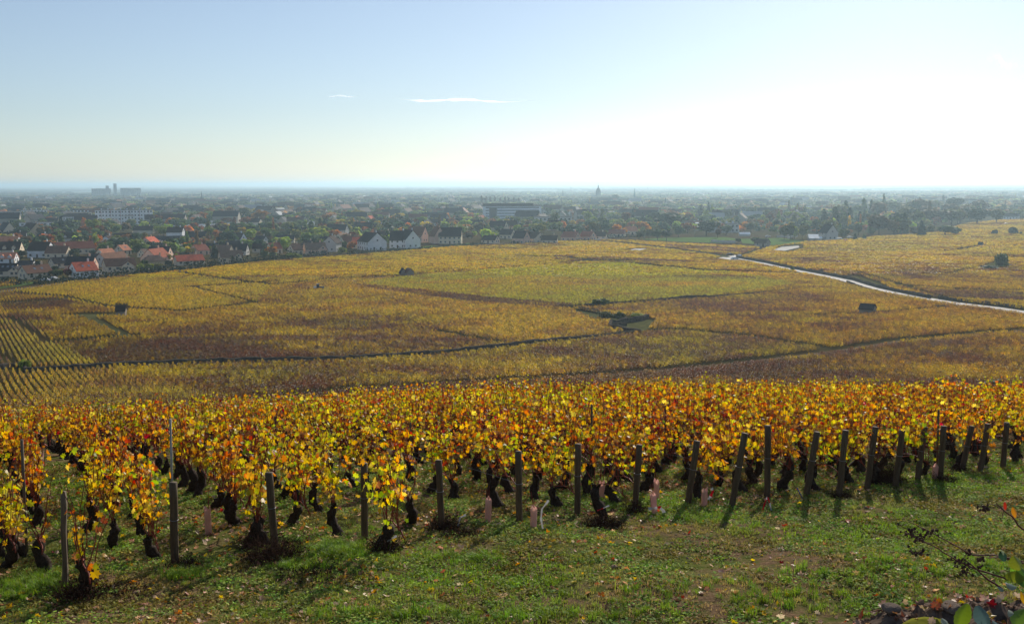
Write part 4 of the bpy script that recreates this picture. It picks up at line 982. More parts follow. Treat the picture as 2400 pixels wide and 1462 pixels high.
for (a, b, w_, h_, col, an, ti_) in ((2254,1442,40,70,(.20,.28,.03),-.9,.9),(2305,1445,46,60,(.10,.16,.15),.3,.9),(2390,1445,54,50,(.13,.22,.04),-1.0,.8),(2340,1462,60,30,(.14,.20,.19),1.1,.6),(2215,1455,22,20,(.34,.38,.33),.6,.6),(2398,1400,12,30,(.5,.3,.03),.1,1.0),(2370,1432,40,14,(.28,.32,.26),1.0,.4)):
    big_leaf(root, a, b, 4.1, w_, h_, col, an, ti_)
stem(root, [(2300,1490,0),(2300,1450,0)], 4.1, .004)
tag(root, 'broad ribbed green and grey-green leaves at the bottom right corner', 'plant')
# ---------------------------------------------------------------- trees
M_CROWN = leaf_mat('tree_leaves', 'obj', 0.35, 0.012, 0.12, 0.7, 1.0, 1.2)
M_CROWNI = leaf_mat('tree_leaves_far', 'inst', 0.35, 0.012, 0.15, 0.7, 1.0, 1.2)
M_TRUNK = mat('tree_bark', (0.07, 0.055, 0.042), 0.95, 3, 0.4, spec=0)
def crown_arrays(seed, kind, n):
    g = np.random.default_rng(seed)
    if kind == 'round':
        nl = 9; c = np.c_[g.normal(0, .17, (nl,2)), g.uniform(.42, .80, nl)]; r = g.uniform(.13, .24, nl); c[0] = (0,0,.6); r[0] = .28
    elif kind == 'spread':
        nl = 12; a = g.uniform(0, 6.28, nl); q = g.uniform(.05, .36, nl); c = np.c_[np.cos(a)*q, np.sin(a)*q, g.uniform(.45, .82, nl)]; r = g.uniform(.12, .20, nl); c[0] = (0,0,.62); r[0] = .24
    elif kind == 'conifer':
        nl = 11; z = np.linspace(.12, .95, nl); r = (.25*(1-z)**.8+.03)*g.uniform(.85, 1.15, nl); c = np.c_[g.normal(0, .02, (nl,2)), z]
    elif kind == 'poplar':
        nl = 9; z = np.linspace(.18, .93, nl); r = .085*np.sin(np.pi*np.clip(z, .1, .96))**.5*g.uniform(.85, 1.2, nl); c = np.c_[g.normal(0, .018, (nl,2)), z]
    elif kind == 'bush':
        nl = 9; a = g.uniform(0, 6.28, nl); q = g.uniform(0, .45, nl); c = np.c_[np.cos(a)*q, np.sin(a)*q, g.uniform(.25, .62, nl)]; r = g.uniform(.2, .36, nl)
    w = r**2; k = g.choice(nl, n, p=w/w.sum()); d = g.normal(0, 1, (n,3)); d /= np.linalg.norm(d, axis=1, keepdims=True)
    rr = r[k]*(g.uniform(.25, 1.12, n)**.5); P = c[k]+d*rr[:,None]
    if kind == 'conifer': P[:,2] = np.clip(P[:,2]-.04*rr/.2, .04, 1)
    s = {'round':.040,'spread':.036,'conifer':.032,'poplar':.026,'bush':.06}[kind]*(g.uniform(.6, 1.5, (n,1)))*(900/n)**.5
    N = d+g.normal(0, .6, (n,3)); N /= np.linalg.norm(N, axis=1, keepdims=True); a = np.cross(N, g.normal(0, 1, (n,3))); a /= np.linalg.norm(a, axis=1, keepdims=True); b = np.cross(N, a)
    V = np.stack([P-a*s-b*s*.5, P+a*s*.8-b*s, P+a*s+b*s*.7, P-a*s*.7+b*s], 1).reshape(-1,3)
    hue = np.repeat(g.uniform(.72, 1.28, (n,1))*np.c_[g.uniform(.9, 1.15, n), np.ones(n), g.uniform(.8, 1.1, n)]*(1+.18*g.normal(0, 1, nl))[k][:,None], 4, 0)
    return V, np.arange(4*n).reshape(-1,4), hue
def trunk_mb(seed, kind):
    random.seed(seed); mb = MB(); top = {'round':.6,'spread':.6,'conifer':.9,'poplar':.85,'bush':.4}[kind]; r = {'bush':.02}.get(kind, .026)
    mb.tube([(0,0,-.03),(.004,0,.1),(-.01,.006,.3),(0.006,0,top)], [r*1.25,r,r*.8,r*.2], 7)
    if kind in ('round', 'spread'):
        for k in range(5):
            a = k*1.3+random.random(); q = .17 if kind == 'round' else .27; mb.tube([(0,0,.26+.03*k),(math.cos(a)*q*.5, math.sin(a)*q*.5, .42+.02*k),(math.cos(a)*q, math.sin(a)*q, .6+.02*k)], [.013,.009,.004], 5)
    return mb
TK = {}
for kind in ('round', 'spread', 'conifer', 'poplar', 'bush'):
    TK[kind] = []
    for k in range(3):
        V, F, col = crown_arrays(600+k*7+len(kind), kind, 800 if kind != 'poplar' else 600)
        TK[kind].append((tri_mesh('crown_%s_%d' % (kind, k), V, F, M_CROWN, col), trunk_mb(650+k, kind).mesh('trunk_%s_%d' % (kind, k), M_TRUNK)))
COLS = {'green': (0.075,0.105,0.030), 'dark': (0.030,0.052,0.028), 'yellow': (0.30,0.24,0.035), 'orange': (0.28,0.12,0.030), 'rust': (0.16,0.07,0.030), 'olive': (0.11,0.115,0.035), 'red': (0.20,0.035,0.03), 'lime': (0.20,0.25,0.04), 'brown': (0.10,0.075,0.04)}
tree_n = [0]
def tree(x, y, H, W, kind, colr, label, group=None, name=None, v=None, jit=True):
    tree_n[0] += 1
    r = empty(name or {'conifer':'conifer_tree','poplar':'poplar_tree','bush':'bush'}.get(kind, 'broadleaf_tree'), (x, y, float(gz(x, y))-.1), random.uniform(0, 6.28))
    cm, tmesh = TK[kind][random.randrange(3) if v is None else v]; nat = {'round':.68,'spread':.9,'conifer':.5,'poplar':.2,'bush':1.3}[kind]
    r.scale = (W/nat, W/nat, H)
    c = link('crown', cm, r); col = COLS[colr]; f = random.uniform(.85, 1.15) if jit else 1; c.color = (col[0]*f, col[1]*f, col[2]*f, 1); c['kind'] = 'stuff'
    link('trunk', tmesh, r)
    tag(r, label, 'bush' if kind == 'bush' else 'tree', group); return r
def ptree(px, py, hpx, wpx, kind, colr, label, group=None, name=None):
    p = at(px, py, 115); k = p.y/FPX; return tree(p.x, p.y, hpx*k, wpx*k, kind, colr, label, group, name)

# ---------------------------------------------------------------- buildings
def wallmat(n, c): return mat('render_'+n, c, 0.9, 0.5, 0.10, spec=0)
WALL = {'cream': wallmat('cream', (0.793,0.666,0.492)), 'white': wallmat('white', (0.850,0.850,0.850)), 'tan': wallmat('tan', (0.666,0.508,0.317)), 'pink': wallmat('pink', (0.793,0.539,0.412)), 'grey': wallmat('grey', (0.571,0.555,0.523)), 'stone': wallmat('stone', (0.317,0.270,0.222)), 'bluegrey': wallmat('bluegrey', (0.523,0.603,0.666))}
def roofmat(n, c):
    t = NT('roof_'+n); co = t.objc(); wv = t.n('ShaderNodeTexWave', wave_type='BANDS', bands_direction='Z'); wv.inputs['Scale'].default_value = 1.6; wv.inputs['Distortion'].default_value = .6; t.l(co, wv.inputs[0])
    f = t.noise(.9, 5, co, .7); cc = t.mix(t.ramp(f, [(.3, 0.0), (.7, 1.0)]), tuple(x*.72 for x in c), tuple(x*1.25 for x in c)); cc = t.mix(t.math('MULTIPLY', wv.outputs['Fac'], .25), cc, tuple(x*.5 for x in c))
    return t.done(t.princ(cc, .9, wv.outputs['Fac'], .25, .06))
ROOF = {'slate': roofmat('slate', (.035,.033,.040)), 'dark brown': roofmat('dark_brown', (.060,.038,.032)), 'brown': roofmat('brown', (0.238,0.120,0.076)), 'red': roofmat('red', (0.683,0.159,0.085)), 'orange': roofmat('orange', (0.756,0.305,0.171)), 'tan': roofmat('tan', (0.286,0.182,0.124)), 'pale': roofmat('pale', (.45,.47,.48)), 'rust': roofmat('rust', (0.381,0.120,0.071))}
M_GLASS = mat('dark_window_glass', (.03,.035,.045), 0.15, spec=0.5); M_FRAME = mat('window_frame_white', (.55,.55,.52), .6); M_DOOR = mat('door_wood', (.10,.06,.04), .7); M_SKY = mat('roof_window_glass', (.35,.38,.42), 0.08, spec=0.6, metal=.4)
_wm = MB(); _wm.box(-.62,.62,-.05,.02,0,.09); _wm.box(-.62,.62,-.05,.02,1.21,1.3); _wm.box(-.62,-.53,-.05,.02,.09,1.21); _wm.box(.53,.62,-.05,.02,.09,1.21); _wm.box(-.03,.03,-.045,.015,.09,1.21); WIN = _wm.mesh('window_frame', M_FRAME)
_pm = MB(); _pm.box(-.53,.53,-.02,.01,.09,1.21); PANE = _pm.mesh('window_pane', M_GLASS)
_dm = MB(); _dm.box(-.5,.5,-.04,.02,0,2.1); DOOR = _dm.mesh('front_door', M_DOOR)
_sm = MB(); _sm.box(-.45,.45,-.6,.6,0,.07); SKYL = _sm.mesh('roof_window', M_SKY)
_cm = MB(); _cm.box(-.35,.35,-.3,.3,-.6,1.1); _cm.box(-.42,.42,-.37,.37,1.1,1.22); _cm.tube([(-.15,0,1.22),(-.15,0,1.5)], .11, 6); _cm.tube([(.15,0,1.22),(.15,0,1.5)], .11, 6); CHIM = {k: _cm.mesh('chimney_'+k, WALL[k]) for k in ('cream', 'tan', 'stone', 'white', 'pink', 'grey', 'bluegrey')}
def winpart(parent, x, y, z, rz, s=1.0):
    w = link('window', WIN, parent, (x, y, z), rz); w.scale = (s, 1, s); link('pane', PANE, w); return w
def gable(mbw, mbr, L, W, h, rh, ox=0, oy=0, ang=0, oh=.35, th=.22, hip=0, base=-1.5):
    """walls and roof of a gabled block, ridge along local x"""
    ca, sa = math.cos(ang), math.sin(ang)
    def T(p): return (ox+p[0]*ca-p[1]*sa, oy+p[0]*sa+p[1]*ca, p[2])
    a, b = L/2, W/2
    mbw.add([T(p) for p in [(-a,-b,base),(a,-b,base),(a,b,base),(-a,b,base),(-a,-b,h),(a,-b,h),(a,b,h),(-a,b,h)]], [(0,1,5,4),(1,2,6,5),(2,3,7,6),(3,0,4,7)])
    if not hip: mbw.add([T(p) for p in [(-a,-b,h),(-a,b,h),(-a,0,h+rh-.05),(a,-b,h),(a,b,h),(a,0,h+rh-.05)]], [(0,2,1),(3,4,5)])
    A, B = a+oh*.6, b+oh; dz = oh*rh/b; rx = A-hip
    for s in (-1, 1):
        o = [(-A,s*B,h-dz),(A,s*B,h-dz),(rx,0,h+rh),(-rx,0,h+rh)]; up = [(p[0],p[1],p[2]+th) for p in o]
        V = [T(p) for p in o+up]; F = [(0,1,2,3),(4,5,6,7),(0,1,5,4),(1,2,6,5),(3,0,4,7)]
        if s == -1: F = [f[::-1] for f in F]
        mbr.add(V, F)
    if hip:
        for s in (-1, 1): mbr.add([T(p) for p in [(s*A,-B,h-dz+th),(s*A,B,h-dz+th),(s*rx,0,h+rh+th),(s*A,-B,h-dz),(s*A,B,h-dz)]], [(0,1,2),(0,3,4,1)])
HB = []      # occupied spots (x, y, r)
def house(x, y, yaw, L, W, h, rh, roof, wall, label, group=None, wing=None, sky=0, win=True, hip=0, name='house', cat='house', chim=1, dormer=0, floors=None, z0=None, door=True):
    z = (float(gz(x, y)) if z0 is None else z0)
    r = empty(name, (x, y, z), yaw); HB.append((x, y, max(L, W)*.55))
    wm, rm = MB(), MB(); gable(wm, rm, L, W, h, rh, hip=hip)
    if wing:            # projecting cross gable: (offset along x, length, width, side)
        wx, wl, ww, sd_ = wing; gable(wm, rm, W/2+wl, ww, h, rh*ww/W*1.0, wx, sd_*(W/2+wl)/2*1.0, math.pi/2, .3)
    for k in range(dormer):
        dx = (k-(dormer-1)/2)*L/(dormer+.3); gable(wm, rm, W*.36, 1.9, h+rh*.38, .9, dx, -W*.30, math.pi/2, .2, .12, base=h-.2)
    wm.obj('wall', WALL[wall], r); ro = rm.obj('roof', ROOF[roof], r)
    if chim:
        for k in range(chim): ch = link('chimney', CHIM[wall], ro, (L*(.28 if k == 0 else -.33), W*.08, h+rh+.1), 0)
    sl_ = math.atan2(rh, W/2)
    for k in range(sky):
        s_ = link('skylight', SKYL, ro, ((k-(sky-1)/2)*L*.28+.3, -W*.25, h+rh*.5+.22)); s_.rotation_euler = (sl_, 0, 0)
    if win:
        nf = floors if floors is not None else (2 if h > 4.6 else 1); nx = max(2, int(L/3.2))
        for f in range(nf):
            zz = .95+f*2.75
            if zz+1.3 > h: break
            for side, yy, rr in ((-1, -W/2-.03, 0), (1, W/2+.03, math.pi)):
                if side == 1 and (y > 620 or True): continue
                for k in range(nx):
                    xx = (k-(nx-1)/2)*L/nx
                    if wing and wing[3] == side and abs(xx-wing[0]) < wing[2]/2+.5: continue
                    if door and f == 0 and k == nx//2: link('door', DOOR, r, (xx, yy, 0.02), rr); continue
                    winpart(r, xx, yy, zz, rr)
        gs = -1 if math.cos(yaw+math.pi/2-math.atan2(y, x)) > 0 else 1
        for s in (-1, 1):
            nrm = Vector((s*math.cos(yaw), s*math.sin(yaw)))
            if nrm.x*x+nrm.y*y > 0: continue           # only gables that face this way
            winpart(r, s*(L/2+.03), -W*.18, .95, s*math.pi/2); winpart(r, s*(L/2+.03), W*.18, .95, s*math.pi/2)
            if rh > 2.4: winpart(r, s*(L/2+.03), 0, h+.35, s*math.pi/2, .85)
        if wing:
            e = wing[3]*(W/2+wing[1]+.03); winpart(r, wing[0]-.9, e, .95, 0 if wing[3] < 0 else math.pi, .9); winpart(r, wing[0]+.9, e, .95, 0 if wing[3] < 0 else math.pi, .9); winpart(r, wing[0], e, h+.3, 0 if wing[3] < 0 else math.pi, .8)
    tag(r, label, cat, group); return r
def phouse(px, py, wpx, hpx, yawd, roof, wall, label, group='houses at the near edge of the town', depth=8.5, rfrac=.52, lmin=6, **k):
    """house whose picture is wpx wide and hpx high, foot at (px, py); yaw is measured from the line of sight's normal"""
    p = at(px, py, 200); f = p.y/FPX; az = math.atan2(p.x, p.y); yaw = -az+R(yawd); Wt = wpx*f; H = hpx*f
    c, s = abs(math.cos(R(yawd))), abs(math.sin(R(yawd)))
    L = (Wt-depth*s)/max(c, .25) if c > .5 else Wt*.95+2
    if c <= .5: depth = Wt/max(s, .6)*.86; L = depth*(1.35 if lmin > 3 else .9)
    L = max(L, lmin); depth = min(depth, max(depth, 3)); rh = H*rfrac; h = H-rh
    off = depth*.5
    return house(p.x+math.sin(az)*off, p.y+math.cos(az)*off, yaw, L, depth, h, rh, roof, wall, label, group, **k)
NB = [
 (22,648,52,29,-18,'slate','cream','dark slate-roofed house at the left edge behind the hedge, white lean-to at its right',dict(sky=3,wing=(4,2,5,-1))),
 (84,654,76,31,25,'brown','cream','house with a brown-orange roof split in two levels, left of the round green tree',dict(sky=2)),
 (196,651,66,35,22,'red','white','house with a bright red roof and two skylights, nearest the vineyard',dict(sky=2,depth=9)),
 (280,637,76,30,12,'brown','cream','house with a dark brown roof and a tall twin-windowed gable facing the vines',dict(wing=(2.5,2.5,5.5,-1))),
 (443,622,72,23,14,'red','cream','long low bungalow with a red roof behind the dark hedge',dict(depth=9)),
 (541,616,58,28,10,'tan','cream','tan-roofed house with a cream gable at the left and a tall cypress beside it',dict(wing=(3,2,5,-1))),
 (144,628,56,24,18,'slate','cream','small house with a slate roof and one bright skylight, above the red-roofed house',dict(sky=1)),
 (20,617,46,24,-16,'orange','white','orange-roofed house with two white dormer gables near the left edge',dict(dormer=2)),
 (64,629,46,17,-20,'slate','white','low slate-roofed house with a white gable at its right end',{}),
 (98,604,62,36,-22,'dark brown','white','tall white building with a plain white gable and a dark brown roof',dict(depth=13,floors=3)),
 (28,602,56,34,-14,'dark brown','cream','row house with dark brown roofs and two peach gables at the left edge',dict(dormer=2,depth=12,floors=2)),
 (170,596,100,28,12,'rust','cream','long terrace with one continuous dull red roof',dict(depth=11,chim=2,floors=1)),
 (248,611,50,27,35,'orange','cream','orange-roofed house seen at an angle with its cream gable at the left',{}),
 (288,597,36,22,38,'orange','cream','small bright orange-roofed house between the terrace and the dark roofs',dict(sky=1)),
 (226,616,44,20,-20,'slate','grey','grey house with a purplish slate roof left of the pale bush',{}),
 (318,587,52,17,-6,'slate','cream','long low house with a nearly black roof in the second row',{}),
 (366,588,50,17,-8,'dark brown','cream','low house with a dark reddish-brown roof in the second row',{}),
 (386,604,38,22,30,'brown','tan','house with a brown roof and a tan gable right of the hipped one',{}),
 (346,604,46,20,30,'tan','cream','house with a pale tan roof and two cream gables',{}),
 (408,589,36,18,-14,'dark brown','white','brown-roofed house with a white right gable wall',{}),
 (362,622,56,22,10,'tan','tan','hipped tan-roofed house half hidden by light green bushes',dict(hip=3)),
 (468,598,46,24,35,'rust','pink','pinkish gabled house with a small red roof in front of the dark conifer',{}),
 (492,590,44,19,-10,'slate','white','dark-roofed house with a bright white gable edge left of the tall conifer',{}),
 (555,584,50,19,-6,'slate','cream','wide dark-roofed house behind the tan-roofed one',{}),
 (364,567,34,13,0,'slate','grey','small building with a flat-looking bluish black roof',{}),
 (408,569,56,15,-4,'slate','grey','long dark-roofed building behind the yellow tree',{}),
 (460,568,50,24,-6,'slate','cream','large dark roof with a white right gable, highest in its row',{}),
 (220,573,38,20,30,'dark brown','white','twin white gables with pointed ends above the long terrace',dict(dormer=2)),
 (256,577,36,24,70,'dark brown','white','white gabled house with a deep porch above the orange roofs',{}),
 (296,567,56,20,-12,'dark brown','cream','brown-roofed row with three small white gables',dict(dormer=3)),
 (152,571,72,26,6,'dark brown','grey','grey mansard-roofed villa with small white dormers',dict(hip=4,dormer=3,floors=1)),
 (76,556,54,32,-72,'dark brown','tan','tall tan triangular gable with a steep dark roof',dict(rfrac=.85)),
 (16,547,36,25,-72,'slate','cream','cream triangular gable with a steep dark roof at the left edge',dict(rfrac=.85)),
 (30,563,62,18,-5,'dark brown','white','long white-walled building under a broad dark brown roof',dict(depth=11)),
 (100,562,30,14,-30,'slate','white','small dark roof with a tiny white gable beside the tan triangle',{}),
 (872,587,50,41,-66,'slate','white','white stepped gable house with a steep slate roof, facing the vines',dict(rfrac=.5,dormer=0)),
 (935,582,44,40,-12,'slate','white','white house wing with a black roof, left part of the second gable house',dict(floors=2)),
 (958,582,40,42,-66,'slate','white','second white gable house with two small upper windows, right of the stepped one',dict(rfrac=.5)),
 (978,568,52,36,-32,'brown','pink','pinkish balcony apartment house behind the second white gable',dict(floors=3)),
 (1025,571,30,38,-70,'brown','pink','peach blank gable wall at the left end of the balcony block',dict(win=False)),
 (1056,572,56,38,-5,'slate','cream','three-storey block with balconies under a slate and brown roof',dict(floors=3,depth=11)),
 (738,597,56,27,14,'tan','pink','tan-roofed house with two peach gables by the vines',dict(wing=(3.5,2,5.5,-1))),
 (643,594,38,24,24,'rust','cream','house with a red roof and a cream gable left of the bushes',{}),
 (692,598,36,25,28,'brown','cream','cream gabled house among light green bushes',{}),
 (773,577,46,21,-8,'slate','cream','dark-roofed house with a white right gable above the peach one',{}),
 (614,592,44,20,-6,'dark brown','cream','low brown roof right of the white gable edge',{}),
 (670,570,44,18,-6,'slate','cream','wide dark roof in the second row with a pale gable',{}),
 (612,574,36,20,-30,'slate','grey','dark-roofed house behind the low brown roof',{}),
 (815,580,44,26,30,'brown','cream','brownish house half hidden by trees left of the stepped gable',{}),
 (722,585,30,20,-30,'dark brown','cream','small brown house with a narrow cream gable among trees',{}),
 (900,566,40,24,-8,'dark brown','cream','cream house between the two white gable houses',{}),
 (1112,538,52,22,-30,'slate','cream','cream house with two gables and dark roofs left of the hospital',dict(dormer=2)),
 (1040,530,90,17,-4,'slate','grey','long slate roof below the hospital, running behind the balcony block',{}),
 (1150,571,44,18,-26,'slate','cream','cream cottage with a dark roof right of the lawn',{}),
 (1190,560,40,22,-30,'slate','cream','dark roof with a cream gable behind the cottage',{}),
 (1168,545,50,26,-34,'slate','cream','tall dark-roofed house with a cream gable below the hospital',{}),
 (1222,572,42,30,-34,'slate','pink','pinkish gable and steep dark roof, left of the white stepped house',{}),
 (1256,571,34,26,-62,'dark brown','cream','narrow cream gable house with a steep roof',{}),
 (1288,572,40,20,-6,'dark brown','cream','brown-roofed house by the end of the lane',{}),
 (1338,566,46,22,-30,'rust','pink','pink house with a pale red roof near the street lamp',{}),
 (1378,565,40,22,-34,'rust','pink','second pink gabled house right of the lamp',{}),
 (1402,562,40,18,-6,'dark brown','cream','low dark roof behind the clipped hedge',{}),
 (1446,556,40,17,-6,'rust','cream','low house with a dull red roof beside a yellow bush',{}),
 (1478,550,34,19,22,'orange','cream','cream house with an orange-pink roof at the left end of the tree row',{}),
 (1941,562,30,35,-62,'slate','grey','tall narrow house with a pointed slate gable among the trees on the right',{}),
 (1787,578,36,17,-20,'dark brown','stone','stone barn with a brown roof at the edge of the sports ground',{}),
 (2080,512,40,16,-8,'slate','cream','pale house half hidden in the wood on the right',{}),
 (2370,514,34,13,-10,'slate','white','small white house beyond the field near the right edge',{}),
]
random.seed(21)
for (px_, py_, w_, h_, yw, rf, wl, lb, k) in NB: phouse(px_, py_, w_, h_, yw, rf, wl, lb, **k)

# flat blocks and other large buildings
M_FLATR = mat('flat_roof', (.12,.11,.11), .9, 1, .3, spec=0); M_BAND = mat('window_band_glass', (.05,.06,.08), .2, spec=.5); M_WHITE = mat('white_panel', (.80,.84,.88), .7, .5, .08, spec=0.1); M_REDP = mat('dull_red_panel', (.25,.05,.04), .8)
M_CONC = mat('silo_concrete', (.30,.31,.31), .9, .2, .12, spec=0)
def block(px, py, wpx, hpx, yawd, wall, label, depth=14, floors=4, bays=10, band=False, roofm=None, name='apartment_building', cat='building', hipr=None, Y=None, red=0, vents=0):
    p = at(px, py, 200) if Y is None else atY(px, py, Y); f = p.y/FPX; az = math.atan2(p.x, p.y); W = wpx*f; H = hpx*f; r = empty(name, (p.x+math.sin(az)*depth/2, p.y+math.cos(az)*depth/2, p.z), -az+R(yawd)); HB.append((p.x, p.y+depth/2, W*.55))
    a, b = W/2, depth/2; wm = MB(); wm.box(-a, a, -b, b, -2, H); wm.obj('wall', wall, r)
    rm = MB()
    if hipr:
        g2 = MB(); gable(g2, rm, W, depth, H+.02, depth*.22, hip=depth*.5); rm.obj('roof', ROOF[hipr], r)
    else:
        rm.box(-a-.2, a+.2, -b-.2, b+.2, H+.003, H+.5); ro = rm.obj('roof', roofm or M_FLATR, r)
        for k in range(vents): v = MB(); v.box(-.8, .8, -.8, .8, 0, 1.6); v.obj('roof_vent', M_WHITE, ro, ((k-(vents-1)/2)*W/(vents+1), 0, H+.5))
    fh = H/floors
    for k in range(floors):
        if band: m = MB(); m.box(-a*.92, a*.92, -b-.05, -b+.05, k*fh+fh*.35, k*fh+fh*.72); m.obj('window_band', M_BAND, r)
        else:
            for j in range(bays):
                xx = (j-(bays-1)/2)*W/bays; w = link('window', PANE, r, (xx, -b-.02, k*fh+fh*.3)); w.scale = (W/bays*.42, 1, fh*.38)
                if red and j % red == 1: m = MB(); m.box(xx+W/bays*.28, xx+W/bays*.44, -b-.06, -b+.02, k*fh+fh*.1, k*fh+fh*.9); m.obj('red_panel', M_REDP, r)
    tag(r, label, cat, 'large buildings of the town'); return r
block(292,526,126,33,0,WALL['white'],'long white apartment block with red panels behind the hipped white building',12,4,18,red=3,vents=8)
block(282,526,66,20,-8,WALL['white'],'white building with a low brown hipped roof in front of the long block',16,2,9,hipr='brown')
block(26,519,52,22,0,WALL['white'],'pale apartment block at the left edge with dark and red panels',12,3,8,red=3)
block(80,511,56,18,0,WALL['white'],'pale block with a dark roof line behind the left edge block',12,3,8,vents=4)
block(86,540,72,18,2,WALL['white'],'blank pale block behind the tan triangular gable',12,2,6)
block(182,530,74,22,-2,WALL['white'],'white school-like building with a row of windows under a slate roof',16,2,12,hipr='slate')
block(182,514,62,16,0,WALL['cream'],'cream block with a row of white roof vents',12,2,9,hipr=None,vents=7)
block(255,534,34,9,0,M_WHITE,'low round-fronted white hall catching the light',12,1,5)
# hospital
h1 = block(1200,517,136,33,4,M_WHITE,'long white hospital with five bands of windows and a dark top storey',16,5,1,band=True,name='hospital',cat='hospital')
m = MB(); fz = h1.location.y/FPX; m.box(-36, 26, -6, 6, 33*fz+.6, 33*fz+3.4); m.obj('top_storey', M_FLATR, h1)
m = MB(); m.box(-34*fz-20*fz, -34*fz-2*fz, -8.2, -7.9, 1, 31*fz); m.obj('glass_stairwell', M_BAND, h1)
block(1295,531,86,22,4,WALL['grey'],'lower grey and white hospital wing with a flat dark roof',14,2,9,name='hospital_wing')
block(1255,520,60,12,2,M_BAND,'dark glazed link building between hospital and its wing',12,2,8,name='link_building')
block(1695,545,72,20,-2,WALL['grey'],'grey flat-roofed building with sunlit roof units behind the tree row',14,2,8,vents=4)
block(1660,540,60,16,0,WALL['cream'],'low pale building with a bright roof edge left of the grey one',12,2,7,roofm=M_WHITE)
block(1365,487,30,9,0,M_WHITE,'small white hall with tall windows below the domed tower',14,1,7)
block(985,488,84,7,0,M_WHITE,'long low white warehouse roof in the middle of the town',30,1,6)
block(880,487,70,8,0,WALL['bluegrey'],'long grey warehouse beside the white one',30,1,6)
block(1880,491,70,7,0,M_WHITE,'long low warehouse flashing in the sun on the right',30,1,6)
block(2050,482,50,6,0,M_WHITE,'distant pale warehouse beyond the right wood',30,1,6)
block(600,478,70,8,0,WALL['bluegrey'],'long dim building left of the middle, far in the town',24,2,8)
block(60,468,90,7,0,WALL['bluegrey'],'long grey depot near the left edge below the silo',30,1,8)
block(150,466,70,6,0,WALL['bluegrey'],'second grey depot left of the grain silo',30,1,6)
block(405,471,60,6,0,WALL['cream'],'far pale block left of the pointed church spire',20,2,7)
# grain silo
p = at(238,464,1500); f = p.y/FPX; r = empty('grain_silo', p, -math.atan2(p.x, p.y)); mb = MB()
for (x0, w_, n, H, nm) in ((0,42,9,20,'l'),(62,46,10,21,'r')):
    m = MB()
    for k in range(n): m.lathe([(w_*f/n*.52,-2),(w_*f/n*.52,H*f)], 12, 0, (1,1,1), ((x0-21+w_*(k+.5)/n)*f, 0))
    m.obj('silo_cells', M_CONC, r); m = MB(); m.box((x0-21)*f, (x0-21+w_)*f, -8, 8, H*f+.02, (H+1.6)*f); m.obj('roof_gallery', M_CONC, r)
m = MB(); m.box(10*f, 17*f, -9, 9, 0, 28*f); m.obj('elevator_tower', M_CONC, r)
m = MB(); m.box(27*f, 34*f, -9, 9, 0, 33*f); m.obj('elevator_tower', M_CONC, r)
tag(r, 'grey concrete grain silos with two lift towers on the left horizon', 'silo')
# churches
M_SLATE = mat('church_slate', (.035,.045,.055), .6, .3, .2); M_CST = mat('church_stone', (.06,.055,.05), .9, .2, .2, spec=0); M_COPP = mat('green_copper', (.05,.16,.13), .6, .3, .2)
p = at(1402,468,1500); f = p.y/FPX; r = empty('domed_church_tower', p)
m = MB(); w = 5.6*f; m.box(-w, w, -w, w, -2, 13*f); m.obj('tower_shaft', M_CST, r)
m = MB(); m.lathe([(5.9*f,13*f+.1),(6.1*f,15*f),(6.0*f,18*f),(5.4*f,21*f),(4.2*f,24*f),(2.6*f,26.5*f),(1.3*f,27.5*f)], 16); m.obj('dome', M_SLATE, r)
m = MB(); m.lathe([(1.2*f,27.5*f),(1.2*f,31*f)], 8); m.lathe([(1.5*f,31*f),(1.3*f,32*f),(.5*f,33.3*f),(.2*f,34.5*f)], 8); m.obj('lantern', M_SLATE, r); m = MB(); m.tube([(0,0,34.5*f),(0,0,37.5*f)], .22*f, 5); m.obj('finial', M_SLATE, r)
for s in (-1, 1): m = MB(); m.box(s*2.4*f-1.0*f, s*2.4*f+1.0*f, -w-.3, -w+.1, 6*f, 11*f); m.obj('belfry_opening', M_BAND, r)
m = MB(); m2 = MB(); gable(m, m2, 50*f, 9*f, 5*f, 4*f, 4*f, 6*f); m.obj('nave_wall', M_CST, r); m2.obj('nave_roof', M_SLATE, r); m = MB(); m.box(10.5*f, 11.8*f, -f, f, 5*f, 11*f); m.lathe([(1.1*f,11*f),(.1*f,14*f)], 6, 0, (1,1,1), (11.1*f,0)); m.obj('small_turret', M_CST, r)
tag(r, 'dark domed church tower with a lantern rising above the town', 'church')
def spire(px, py, top, wpx, m_, label, name='church_spire', ymin=1200):
    p = at(px, py, ymin); f = p.y/FPX; r = empty(name, p); H = (py-top)*f; w = wpx*f/2; m = MB(); m.box(-w, w, -w, w, -2, H*.32); m.obj('tower_shaft', M_CST, r)
    m = MB(); m.lathe([(w*1.35,H*.32),(w*.75,H*.5),(w*.32,H*.8),(w*.06,H)], 8); m.obj('spire', m_, r)
    m = MB(); m2 = MB(); gable(m, m2, w*9, w*3.4, H*.16, H*.13, w*5.2, w*1.2); m.obj('nave_wall', M_CST, r); m2.obj('nave_roof', M_SLATE, r); tag(r, label, 'church', None); return r
spire(473,477,449,7,M_SLATE,'pointed dark church spire left of centre')
spire(1487,470,441,5,M_COPP,'thin green copper spire right of the domed tower')
spire(1319,466,446,5,M_SLATE,'small pointed turret left of the domed tower')
spire(1338,448,436,3,M_SLATE,'tiny far spire on the hazy plain beyond the dome','church_spire',4000)
spire(1518,447,436,3,M_SLATE,'faint far spire right of the green one','church_spire',4000)
